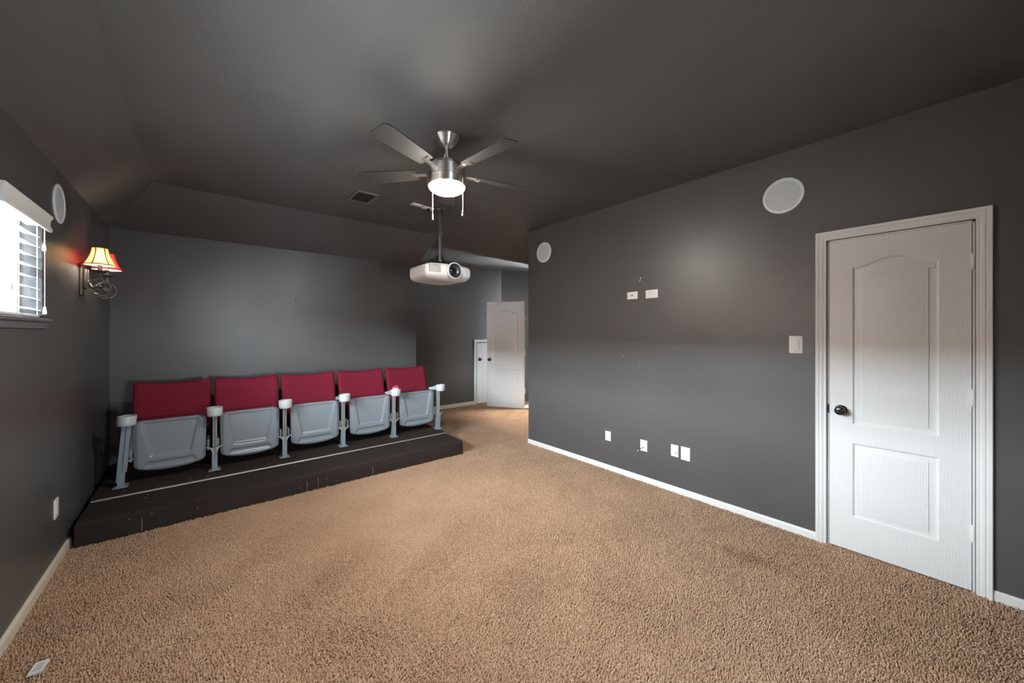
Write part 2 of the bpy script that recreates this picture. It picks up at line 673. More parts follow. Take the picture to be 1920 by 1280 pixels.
    r = 0.0029 + 0.0012 * rng.random(n)
    a0 = 2 * pi * rng.random(n)
    rings = []
    for P, k in ((P0, 1.0), (P1, 1.0)):
        for q in range(3):
            a = a0 + 2 * pi * q / 3
            rings.append(P + np.stack([np.cos(a), np.sin(a), np.zeros(n)], 1) * (r * k)[:, None])
    V = np.stack(rings + [P2], 1).reshape(-1, 3)
    b = (np.arange(n) * 7)[:, None]
    quads = np.stack([np.stack([b[:, 0] + q, b[:, 0] + (q + 1) % 3, b[:, 0] + 3 + (q + 1) % 3, b[:, 0] + 3 + q], 1) for q in range(3)], 1).reshape(-1)
    tris = np.stack([np.stack([b[:, 0] + 3 + q, b[:, 0] + 3 + (q + 1) % 3, b[:, 0] + 6], 1) for q in range(3)], 1).reshape(-1)
    me = bpy.data.meshes.new('carpet_pile')
    me.vertices.add(len(V))
    me.vertices.foreach_set('co', V.astype(np.float32).ravel())
    me.loops.add(len(quads) + len(tris))
    me.loops.foreach_set('vertex_index', np.concatenate([quads, tris]).astype(np.int32))
    nq, nt_ = len(quads) // 4, len(tris) // 3
    me.polygons.add(nq + nt_)
    me.polygons.foreach_set('loop_start', np.concatenate([np.arange(nq) * 4, nq * 4 + np.arange(nt_) * 3]).astype(np.int32))
    me.polygons.foreach_set('use_smooth', np.ones(nq + nt_, bool))
    me.update(calc_edges=True)
    me.materials.append(M['carpet'])
    p = bpy.data.objects.new('carpet_pile', me)
    col.objects.link(p)
    p.parent = o
    tag(p, kind='stuff')


carpet_floor()

SLX, SLZ = -0.345, 2.44      # left slope meets the flat ceiling at x=SLX, the left wall at z=SLZ
SBY, SBZ = 4.48, 2.44       # back slope
XA = 2.454                   # where the back wall and back slope end

# flat ceiling
mb = MB()
mb.box(SLX - 0.02, 6.3, YF - 0.05, SBY, CE, CE + 0.06)
mb.box(XA, 6.3, SBY, Y2 + 0.05, CE, CE + 0.06)
ceil = structure('ceiling', mb, M['ceil'], 'dark grey textured ceiling with sloped edges')
HIP = (XL - 0.02, YB + 0.041, SLZ - 0.017)          # hip line runs down to the wall corner
mb = MB()
mb.add([(XL - 0.02, YF - 0.05, SLZ - 0.017), (SLX, YF - 0.05, CE), (SLX, SBY, CE), HIP], [(0, 1, 2, 3)])
structure('left_slope', mb, M['ceil'], parent=ceil)
mb = MB()
mb.add([(SLX, SBY, CE), (XA, SBY, CE), (XA, YB + 0.041, SBZ - 0.017), HIP], [(0, 1, 2, 3)])
structure('back_slope', mb, M['ceil'], parent=ceil)
mb = MB()
mb.add([(XA, SBY, CE), (XA, YB + 0.041, SBZ - 0.017), (XA, YB + 0.041, CE)], [(0, 1, 2)])
structure('slope_cheek', mb, M['ceil'], parent=ceil)

# left wall with its window openings
mb = MB()
ys = [YF - 0.05]
for a, b in sorted(WINS):
    ys += [a, b]
ys.append(YB + 0.1)
TH = 0.14
for i in range(len(ys) - 1):
    if i % 2 == 0:
        mb.box(XL - TH, XL, ys[i], ys[i + 1], -0.05, 2.5)
    else:
        mb.box(XL - TH, XL, ys[i], ys[i + 1], -0.05, WZ0)
        mb.box(XL - TH, XL, ys[i], ys[i + 1], WZ1, 2.5)
structure('wall_left', mb, M['wall'], 'dark grey left wall with small blind covered window')
mb = MB()
mb.box(XL - TH, XA, YB, YB + 0.12, -0.05, 2.6)
structure('wall_back', mb, M['wall'], 'dark grey back wall behind the row of seats')
mb = MB()
mb.box(XA - 0.12, XA, YB + 0.12, Y2, -0.05, CE + 0.02)
structure('wall_alcove_side', mb, M['wall'], 'dark grey side wall of the far alcove')
mb = MB()
mb.box(XA - 0.12, 4.836, Y2, Y2 + 0.12, -0.05, CE + 0.02)
structure('wall_alcove_back', mb, M['wall'], 'dark grey alcove wall holding the low access door')
mb = MB()
A, B = Vector((4.836, Y2, 0)), Vector((5.75, 5.40, 0))
n_ = Vector((B.y - A.y, -(B.x - A.x), 0)).normalized() * -0.12
mb.prism([(A.x, A.y), (B.x, B.y), (B.x + n_.x, B.y + n_.y), (A.x + n_.x, A.y + n_.y)], -0.05, CE + 0.02)
structure('wall_alcove_angled', mb, M['wall'], 'dark grey angled wall above the open white door')
# right wall with door opening
DY0, DY1, DZ = -0.066, 0.560, 2.046
mb = MB()
mb.box(XR, XR + 0.12, YF - 0.05, DY0, -0.05, CE + 0.02)
mb.box(XR, XR + 0.12, DY1, YE, -0.05, CE + 0.02)
mb.box(XR, XR + 0.12, DY0, DY1, DZ, CE + 0.02)
structure('wall_right', mb, right_wall_material(), 'dark grey right wall with white closet door')
mb = MB()
mb.box(XR + 0.12, 4.72, YE - 0.12, YE, -0.05, CE + 0.02)
structure('wall_alcove_front', mb, M['wall'])
# hall wall with the doorway of the open door
HX = 4.70
mb = MB()
mb.box(HX, HX + 0.12, YE - 0.12, 4.30, -0.05, CE + 0.02)
mb.box(HX, HX + 0.12, 5.09, 5.14, -0.05, CE + 0.02)
mb.box(HX, HX + 0.12, 4.30, 5.09, 2.06, CE + 0.02)
structure('wall_hall', mb, M['wall'])
mb = MB()
mb.box(HX + 0.12, 6.2, 5.14, 5.26, -0.05, CE + 0.02)
mb.box(6.0, 6.2, YE - 0.3, 5.14, -0.05, CE + 0.02)
mb.box(HX + 0.12, 6.2, YE - 0.3, YE - 0.12, -0.05, CE + 0.02)
structure('wall_hall_far', mb, M['wall'])
mb = MB()
f0, f1, f2, f3 = FWIN
mb.box(XL - TH, f0, YF - 0.12, YF, -0.05, CE + 0.02)
mb.box(f1, XR + 0.12, YF - 0.12, YF, -0.05, CE + 0.02)
mb.box(f0, f1, YF - 0.12, YF, -0.05, f2)
mb.box(f0, f1, YF - 0.12, YF, f3, CE + 0.02)
structure('wall_front', mb, M['wall'])


# baseboards
def baseboard(name, p0, p1, h, t, m, nrm):
    p0, p1 = Vector(p0), Vector(p1)
    d = (p1 - p0).normalized()
    n = Vector(nrm)
    prof = [(0, -0.02), (t, -0.02), (t, h - 0.012), (t * 0.75, h - 0.004), (t * 0.35, h), (0, h)]
    mb = MB()
    k = len(prof)
    vs = [p0 + n * a + Vector((0, 0, b)) for a, b in prof] + [p1 + n * a + Vector((0, 0, b)) for a, b in prof]
    fs = [tuple(range(k)), tuple(reversed(range(k, 2 * k)))]
    for i in range(k):
        j = (i + 1) % k
        fs.append((i, j, k + j, k + i))
    mb.add(vs, fs)
    return structure(name, mb, m)


baseboard('baseboard_right', (XR, DY1 + 0.060, 0), (XR, YE, 0), 0.054, 0.012, M['trim'], (-1, 0, 0))
baseboard('baseboard_right.001', (XR, YF, 0), (XR, DY0 - 0.060, 0), 0.054, 0.012, M['trim'], (-1, 0, 0))
baseboard('baseboard_left', (XL, YF, 0), (XL, 3.80, 0), 0.060, 0.014, M['cream'], (1, 0, 0))
baseboard('baseboard_alcove', (XA, Y2, 0), (4.135, Y2, 0), 0.072, 0.014, M['cream'], (0, -1, 0))


# ------------------------------------------------------------ doors
def offset_loop(pts, d):
    n = len(pts)
    out = []
    for i in range(n):
        p, a, b = Vector(pts[i]), Vector(pts[i - 1]), Vector(pts[(i + 1) % n])
        e1, e2 = (p - a).normalized(), (b - p).normalized()
        n1, n2 = Vector((-e1.y, e1.x)), Vector((-e2.y, e2.x))
        bis = n1 + n2
        if bis.length < 1e-6:
            bis = n1
        bis.normalize()
        out.append(p + bis * d / max(0.35, bis.dot(n1)))
    return out


def panel_loop(x0, x1, y0, y1, arch, n=26):
    pts = [(x0, y0), (x1, y0), (x1, y1)]
    if arch:
        for i in range(1, n):
            t = i / n
            pts.append((x1 + (x0 - x1) * t, y1 + arch * 0.5 * (1 - cos(2 * pi * t))))
    pts.append((x0, y1))
    return pts


def leaf_mesh(w, h, panels, t=0.035):
    """moulded two-panel leaf: front face at z=0, body behind; panels sorted bottom to top"""
    mb = MB()
    px0, px1 = panels[0][0], panels[0][1]
    q = lambda x0, y0, x1, y1: mb.add([(x0, y0, 0), (x1, y0, 0), (x1, y1, 0), (x0, y1, 0)], [(0, 1, 2, 3)])
    q(0, 0, px0, h)
    q(px1, 0, w, h)
    ylast, lastarch = 0, 0
    for i, (x0, x1, y0, y1, arch) in enumerate(panels):
        if i == 0 or not panels[i - 1][4]:
            q(x0, ylast, x1, y0)
        ylast = y1
        loop = panel_loop(x0, x1, y0, y1, arch)
        loops = [(0, 0.0), (0.004, -0.003), (0.009, -0.0095), (0.016, -0.0095), (0.040, -0.0045), (0.0408, -0.0012), (0.045, -0.0006)]
        rings = [[(p[0], p[1], z) for p in (offset_loop(loop, d) if d else [Vector(v) for v in loop])] for d, z in loops]
        n = len(loop)
        vs = [p for r in rings for p in r]
        fs = []
        for k in range(len(rings) - 1):
            for a in range(n):
                b = (a + 1) % n
                fs.append((k * n + a, k * n + b, (k + 1) * n + b, (k + 1) * n + a))
        fs.append(tuple(range((len(rings) - 1) * n, len(rings) * n)))
        mb.add(vs, fs)
        if arch:                                     # fill above the arch up to the top edge
            top = [p for p in loop[2:]]
            m_ = len(top)
            vs = [(p[0], p[1], 0) for p in top] + [(p[0], h, 0) for p in top]
            mb.add(vs, [(a, a + 1, m_ + a + 1, m_ + a) for a in range(m_ - 1)])
            ylast = None
    if ylast is not None:
        q(px0, ylast, px1, h)
    mb.add([(0, 0, 0), (w, 0, 0), (w, h, 0), (0, h, 0), (0, 0, -t), (w, 0, -t), (w, h, -t), (0, h, -t)],
           [(4, 7, 6, 5), (0, 4, 5, 1), (1, 5, 6, 2), (2, 6, 7, 3), (3, 7, 4, 0)])
    return mb


def casing_mesh(x0, x1, y1, wd=0.057, ybot=-0.02):
    """colonial casing swept round the two sides and head of an opening, mitred"""
    prof = [(0, -0.03), (0, 0.008), (0.004, 0.011), (0.014, 0.011), (0.019, 0.0145), (0.030, 0.0165), (0.036, 0.0135), (0.040, 0.018), (0.054, 0.020), (wd, 0.017), (wd, -0.004)]
    mb = MB()
    k = len(prof)
    vs = []
    for d, z in prof:
        vs.append((x0 - d, ybot, z))
    for d, z in prof:
        vs.append((x0 - d, y1 + d, z))
    for d, z in prof:
        vs.append((x1 + d, y1 + d, z))
    for d, z in prof:
        vs.append((x1 + d, ybot, z))
    fs = []
    for s in range(3):
        for i in range(k - 1):
            fs.append((s * k + i, s * k + i + 1, (s + 1) * k + i + 1, (s + 1) * k + i))
    mb.add(vs, fs)
    return mb


def knob(parent, x, y, z=0.0, s=1.0):
    prof = [(0.033, 0), (0.033, 0.004), (0.030, 0.008), (0.020, 0.010), (0.0135, 0.013), (0.012, 0.026), (0.016, 0.032), (0.024, 0.037), (0.0285, 0.044), (0.0285, 0.050), (0.025, 0.056), (0.016, 0.060), (0.009, 0.0605), (0.007, 0.058), (0, 0.058)]
    mb = MB().lathe([(r * s, z + h * s) for r, h in prof], 28, (x, y, 0))
    return mb.build('knob', M['bronze'], parent, 50)


def hinge(parent, x, y, h=0.09, z=0.0):
    mb = MB()
    mb.lathe([(0.0065, 0), (0.0065, h)], 12, (x, y - h / 2, z + 0.006), axis='y') if False else None
    for i in range(5):
        mb.tube([(x, y - h / 2 + h * i / 5 + 0.0008, z + 0.006), (x, y - h / 2 + h * (i + 1) / 5 - 0.0008, z + 0.006)], 0.0068, 12)
    mb.box(x - 0.010, x + 0.010, y - h / 2, y + h / 2, z - 0.004, z + 0.003)
    return mb.build('hinge', M['trim'], parent, 40)


# closet door on the right wall (local origin at the leaf's lower left corner)
d1 = thing('door_1', 'tall white arched panel closet door on the right wall', None, M=on_right(0.548, 0.008), kind='structure')
leaf_mesh(0.602, 2.026, [(0.115, 0.485, 0.222, 0.700, 0), (0.115, 0.485, 0.822, 1.842, 0.050)]).xf(Matrix.Translation((0, 0, -0.004))).build('leaf', M['door'], d1, 25)
casing_mesh(-0.014, 0.617, 2.042).build('casing', M['trim'], d1, 25)
mb = MB()
mb.box(-0.013, -0.0032, -0.02, 2.04, -0.11, -0.008)
mb.box(0.6045, 0.614, -0.02, 2.04, -0.11, -0.008)
mb.box(-0.013, 0.614, 2.0285, 2.041, -0.11, -0.008)
mb.build('jamb', M['trim'], d1)
MB().box(-0.012, 0.613, -0.02, 2.04, -0.118, -0.105).build('dark_backing', M['gap'], d1)
MB().box(-0.0078, -0.0006, 0.880, 0.936, -0.03, -0.001).build('latch_plate', M['bronze'], d1)
for zz in (1.812, 1.062, 0.315):
    hinge(d1, 0.608, zz, z=-0.004)
knob(d1, 0.060, 0.908, -0.004)

# open door in the alcove
X2 = Vector((4.616 - 4.219, 5.172 - 5.83, 0)).normalized()
d2 = thing('door_2', 'white arched panel door standing open in the far alcove', None, M=frame((4.219, 5.83, 0.012), X2, (0, 0, 1)), kind='structure')
leaf_mesh(0.762, 2.01, [(0.125, 0.637, 0.262, 0.720, 0), (0.125, 0.637, 0.850, 1.79, 0.055)]).build('leaf', M['door'], d2, 25)
knob(d2, 0.062, 0.905)
for zz in (1.70, 1.045, 0.335):
    hinge(d2, 0.770, zz, z=-0.004)
# frame of its doorway
d2b = thing('trim_1', 'white doorway casing beside the open alcove door', None, M=frame((HX, 5.085, 0), (0, -1, 0), (0, 0, 1)), kind='structure')
casing_mesh(0.0, 0.78, 2.05).build('casing', M['trim'], d2b, 25)
mb = MB()
mb.box(-0.004, 0.012, -0.02, 2.06, -0.12, -0.001)
mb.box(0.768, 0.784, -0.02, 2.06, -0.12, -0.001)
mb.box(0.0, 0.78, 2.045, 2.06, -0.12, -0.001)
mb.build('jamb', M['trim'], d2b)

# low access door on the alcove's back wall
d3 = thing('door_3', 'low white access door with arched panel behind the open door', None, M=on_back(4.205, 0.012, Y2), kind='structure')
leaf_mesh(0.545, 1.215, [(0.10, 0.445, 0.11, 1.06, 0.05)]).xf(Matrix.Translation((0, 0, 0.0115))).build('leaf', M['door'], d3, 25)
casing_mesh(-0.010, 0.556, 1.228).build('casing', M['trim'], d3, 25)
MB().box(-0.012, 0.558, -0.02, 1.232, -0.025, 0.0012).build('dark_backing', M['gap'], d3)
knob(d3, 0.055, 0.885, 0.0115)


# ------------------------------------------------------------ windows and blinds
def window(n, a, b):
    W, H = b - a, WZ1 - WZ0
    o = thing('window_%d' % n, None, None, M=on_left(a, WZ0), kind='structure')
    tag(o, ['small bright window in the left wall behind white blinds', 'second left wall window from the back wall', 'left wall window farthest from the back wall'][n - 1])
    fr = MB()
    z0, z1 = -0.125, -0.085
    fr.box(0, W, 0, 0.04, z0, z1); fr.box(0, W, H - 0.04, H, z0, z1)
    fr.box(0, 0.04, 0.04, H - 0.04, z0, z1); fr.box(W - 0.04, W, 0.04, H - 0.04, z0, z1)
    fr.box(0.04, W - 0.04, H / 2 - 0.015, H / 2 + 0.015, z0, z1)
    fr.build('window_frame', M['trim'], o)
    MB().box(0.04, W - 0.04, 0.04, H - 0.04, -0.107, -0.103).build('pane', M['glass'], o)
    rv = MB()
    rv.box(0.0, 0.004, 0, H, -0.085, -0.001); rv.box(W - 0.004, W, 0, H, -0.085, -0.001); rv.box(0, W, H - 0.004, H, -0.085, -0.001)
    rv.build('reveal', M['reveal'], o)
    mb = MB()
    mb.rbox(W / 2, -0.010, -0.028, W + 0.11, 0.02, 0.11, 0.006)
    mb.box(-0.03, W + 0.03, -0.055, -0.018, -0.0, 0.012)
    mb.build('sill', M['sill'], o, 40)
    return o


def blinds(a, b, slat_tilt, label):
    W, H = b - a, WZ1 - WZ0
    o = thing('window_blinds', label, 'blinds', M=on_left(a, WZ0), group='blinds on the left wall windows')
    # valance: cove profile (height, out)
    zt, zb = H + 0.008, H - 0.082
    prof = [(zt, 0.001), (zt, 0.036), (zt - 0.008, 0.037), (zt - 0.014, 0.033), (zt - 0.030, 0.026), (zt - 0.052, 0.025), (zt - 0.068, 0.031), (zt - 0.078, 0.034), (zb, 0.031), (zb, 0.020), (zb + 0.06, 0.014), (zb + 0.07, 0.001)]
    mb = MB()
    k = len(prof)
    x0, x1 = -0.016, W + 0.014
    vs = [(x0, h, z) for h, z in prof] + [(x1, h, z) for h, z in prof]
    fs = [tuple(range(k)), tuple(reversed(range(k, 2 * k)))] + [(i, (i + 1) % k, k + (i + 1) % k, k + i) for i in range(k)]
    mb.add(vs, fs)
    mb.build('valance', M['blind'], o, 35)
    MB().box(0.006, W - 0.006, H - 0.055, H - 0.006, -0.055, -0.004).build('headrail', M['blind'], o)
    sl = None
    zc, pitch, n = -0.034, 0.0585, 8
    tilt = radians(slat_tilt)
    for i in range(n):
        y = 0.026 + pitch * (i + 0.45)
        if sl is None:
            mb = MB()
            pts = []
            for j in range(7):
                t = j / 6 - 0.5
                pts.append((0.062 * t, 0.004 * (1 - (2 * t) ** 2)))
            top = [(p[0], p[1] + 0.0015) for p in pts]
            bot = [(p[0], p[1] - 0.0015) for p in reversed(pts)]
            poly = top + bot
            # extrude along local x
            m_ = len(poly)
            vs = [(0.008, p[1], p[0]) for p in poly] + [(W - 0.008, p[1], p[0]) for p in poly]
            fs = [tuple(range(m_)), tuple(reversed(range(m_, 2 * m_)))] + [(q_, (q_ + 1) % m_, m_ + (q_ + 1) % m_, m_ + q_) for q_ in range(m_)]
            mb.add(vs, fs)
            sl = mb.build('slat', M['blind'], o, 30)
            s_ = sl
        else:
            s_ = sl.copy()
            col.objects.link(s_)
            s_.parent = o
        s_.location = (0, y, zc)
        s_.rotation_euler = (tilt, 0, 0)
    MB().rbox(W / 2, 0.014, zc, W - 0.016, 0.016, 0.05, 0.005).build('bottom_rail', M['blind'], o, 40)
    for x in (0.09, W - 0.075):
        mb = MB()
        for z in (zc - 0.031, zc + 0.031):
            mb.tube([(x, 0.02, z), (x, H - 0.05, z)], 0.0012, 6)
        mb.build('ladder_cord', M['cord'], o)
    for x, y0, ln in ((W - 0.020, H - 0.05, 0.10), (W - 0.012, H - 0.05, 0.455), (0.14, H - 0.05, 0.36)):
        z = 0.010
        mb = MB().tube([(x, y0, z), (x, y0 - ln, z)], 0.0012, 6)
        c = mb.build('pull_cord', M['cord'], o)
        MB().lathe([(0.002, 0), (0.005, -0.006), (0.0065, -0.018), (0.0085, -0.034), (0.0075, -0.044), (0.003, -0.046)], 14, (0, 0, 0), axis='y').xf(Matrix.Translation((x, y0 - ln, z))).build('tassel', M['cord'], c, 40)
    return o


for i, (a, b) in enumerate(WINS):
    window(i + 1, a, b)
    blinds(a, b, (17, 14, -25)[i], ['white slatted blinds with moulded valance on the left wall window',
                  'white slatted blinds on the second left wall window', 'white slatted blinds on the third left wall window'][i])

def plain_window(n, Mx, W, H, label):
    o = thing('window_%d' % n, label, None, M=Mx, kind='structure')
    z0, z1 = -0.105, -0.06
    fr = MB()
    fr.box(0, W, 0, 0.045, z0, z1); fr.box(0, W, H - 0.045, H, z0, z1)
    fr.box(0, 0.045, 0.045, H - 0.045, z0, z1); fr.box(W - 0.045, W, 0.045, H - 0.045, z0, z1)
    fr.box(0.045, W - 0.045, H / 2 - 0.018, H / 2 + 0.018, z0, z1)
    fr.build('window_frame', M['trim'], o)
    MB().box(0.045, W - 0.045, 0.045, H - 0.045, -0.085, -0.081).build('pane', M['glass'], o)


plain_window(4, frame((FWIN[1], YF, FWIN[2]), (-1, 0, 0), (0, 0, 1)), FWIN[1] - FWIN[0], FWIN[3] - FWIN[2], 'tall bare window in the wall behind the viewer')
# unseen ceiling lamp added in the hall to light the alcove carpet
o = thing('added_hall_lamp', 'unseen round ceiling lamp added in hall to light the alcove carpet', 'lamp', (5.25, 4.72, CE))
MB().lathe([(0.17, 0), (0.17, -0.02), (0.155, -0.025)], 32).build('lamp_base', M['nickel'], o, 40)
MB().lathe([(0.155, -0.02), (0.14, -0.05), (0.09, -0.075), (0, -0.085)], 32, cap=False).build('lamp_glass', M['hall'], o, 60)

# light blocker outside the left windows
# unseen house added so its eaves cut off the low sky
o = thing('skylight_blocker_house', 'unseen brick house added outside the left wall windows to block low skylight', 'house', (-9.3, 2.0, -3.2))
MB().box(-8, 0, -15, 15, 0, 6.4).build('walls', M['brick'], o)
mb = MB()
mb.add([(-8.6, -15.6, 6.3), (0.6, -15.6, 6.3), (-4, -15.6, 7.3), (-8.6, 15.6, 6.3), (0.6, 15.6, 6.3), (-4, 15.6, 7.3)], [(0, 1, 2), (5, 4, 3), (1, 4, 5, 2), (0, 2, 5, 3), (0, 3, 4, 1)])
mb.build('roof', M['roof'], o)


# ------------------------------------------------------------ seating platform
def platform():
    o = thing('seating_platform', 'low dark brown carpeted riser under the row of seats', 'platform', (0, 0, 0))
    mb = MB()

    def soft(x0, x1, y0, y1, z0, z1, r):
        prof = [(y1, z0), (y0, z0)]
        for i in range(7):
            a = pi / 2 * i / 6
            prof.append((y0 + r - r * cos(a), z1 - r + r * sin(a)))
        prof.append((y1, z1))
        k = len(prof)
        n = 24
        vs = []
        for i in range(n + 1):
            x = x0 + (x1 - x0) * i / n
            for y, z in prof:
                vs.append((x, y, z))
        fs = [tuple(range(k)), tuple(reversed(range(n * k, n * k + k)))]
        for s in range(n):
            for i in range(k):
                j = (i + 1) % k
                fs.append((s * k + i, s * k + j, (s + 1) * k + j, (s + 1) * k + i))
        mb.add(vs, fs)
    soft(-0.662, 2.354, 3.737, 5.205, -0.012, 0.152, 0.022)
    mb.build('front_riser', M['deck'], o, 50)
    mb = MB()
    soft(-0.664, 2.362, 4.172, 5.205, 0.150, 0.165, 0.008)
    mb.build('rear_deck', M['deck'], o, 50)
    mb = MB()
    mb.add([(-0.655, 4.150, 0.1525), (2.356, 4.158, 0.1525), (2.356, 4.170, 0.1525), (-0.655, 4.166, 0.1525),
            (-0.655, 4.152, 0.157), (2.356, 4.160, 0.157), (2.356, 4.171, 0.160), (-0.655, 4.168, 0.160)],
           [(3, 2, 1, 0), (4, 5, 6, 7), (0, 1, 5, 4), (1, 2, 6, 5), (2, 3, 7, 6), (3, 0, 4, 7)])
    mb.build('nosing_strip', M['strip'], o)
    # frayed pale thread seams and lint on the riser
    mb = MB()
    for x in (-0.345, 0.71, 0.80, 1.295):
        h = random.uniform(0.09, 0.12)
        mb.tube([(x, 3.7362, 0.006), (x + 0.002, 3.7362, h * 0.5), (x, 3.7362, h)], 0.0014, 5)
    for x in (-0.1, 0.02, -0.50, 0.47):
        mb.tube([(x, 4.19, 0.1642), (x + 0.01, 4.27, 0.1642)], 0.0014, 5)
    tag(mb.build('seam_thread', M['lint'], o), kind='stuff')
    mb = MB()
    for _ in range(14):
        x = random.uniform(-0.6, 2.3)
        if random.random() < 0.5:
            p = (x, 3.7355, random.uniform(0.02, 0.12))
        else:
            p = (x, random.uniform(3.78, 4.12), 0.1535)
        mb.rbox(*p, 0.007, 0.004, 0.006, 0.002, 1, 1)
    tag(mb.build('lint', M['lint'], o), kind='stuff')


platform()

# ------------------------------------------------------------ stadium seats
ZD = 0.1658
SEATX = [-0.222, 0.351, 0.923, 1.505, 2.092]
POSTX = [-0.526, 0.074, 0.628, 1.190, 1.772, 2.374]
SY = 4.40                                            # front face of the folded pans


def smooth(a, b, x):
    t = max(0.0, min(1.0, (x - a) / (b - a)))
    return t * t * (3 - 2 * t)


def pan_shell():
    """folded seat pan seen from below: pressed shell facing -y, local z from 0.090 to 0.512"""
    zb, zt, hw = 0.096, 0.512, 0.237
    nr, nc = 64, 60
    vs, fs = [], []

    def halfwidth(t):                                # t 0 bottom .. 1 top
        w_ = hw - 0.006 * (1 - t)
        H = zt - zb
        d = t * H
        rb, rt = 0.055, 0.045
        if d < rb:
            w_ -= rb - sqrt(max(0, rb * rb - (rb - d) ** 2))
        if H - d < rt:
            e = H - d
            w_ -= rt - sqrt(max(0, rt * rt - (rt - e) ** 2))
        return w_
    for i in range(nr + 1):
        t = i / nr
        t = 0.5 - 0.5 * cos(pi * t) if False else t
        hwid = halfwidth(t)
        for j in range(nc + 1):
            s = 2 * j / nc - 1
            s = sin(s * pi / 2) * 0.35 + s * 0.65
            x = s * hwid
            z = zb + t * (zt - zb)
            z -= 0.018 * (1 - s * s) * (1 - smooth(0, 0.35, t))
            # pillow: edges roll back
            ex = hwid - abs(x)
            ez = min(t, 1 - t) * (zt - zb)
            roll = 0.016 * (1 - smooth(0, 0.035, ex)) ** 2 + 0.016 * (1 - smooth(0, 0.03, ez)) ** 2
            # central recess, trapezoid narrowing downwards
            tz = (z - 0.205) / (0.49 - 0.205)
            half = 0.128 + 0.052 * tz
            inn = smooth(-0.008, 0.008, half - abs(x)) * smooth(-0.009, 0.009, z - 0.207) * smooth(-0.006, 0.006, 0.492 - z)
            # lower scoop below the ledge
            lo = smooth(-0.005, 0.005, 0.158 - z) * smooth(-0.011, 0.011, 0.150 + (0.158 - z) * 0.5 - abs(x)) * smooth(0.0, 0.05, z - 0.085)
            y = roll + 0.014 * inn + 0.011 * lo - 0.018 * (1 - t) * 0.4
            vs.append((x, y, z))
    n = nc + 1
    for i in range(nr):
        for j in range(nc):
            fs.append((i * n + j, i * n + j + 1, (i + 1) * n + j + 1, (i + 1) * n + j))
    # skirt back 45 mm
    border = [j for j in range(n)] + [i * n + nc for i in range(1, nr + 1)] + [nr * n + j for j in range(nc - 1, -1, -1)] + [i * n for i in range(nr - 1, 0, -1)]
    o = len(vs)
    for b in border:
        p = vs[b]
        vs.append((p[0] * 0.985, p[1] + 0.042, p[2]))
    m_ = len(border)
    for a in range(m_):
        c = (a + 1) % m_
        fs.append((border[c], border[a], o + a, o + c))
    return MB().add(vs, fs)


def back_fn(x, y, z):
    """recline and gentle dish of the backrest (local to its centre)"""
    return (x * (1 + 0.10 * z), y + 0.05 * 0 + 0.34 * z + 0.55 * x * x * -1 * 0.35 + 0.25 * z * z, z + 0.22 * x * x * (1 + 2 * z))


STD = {}


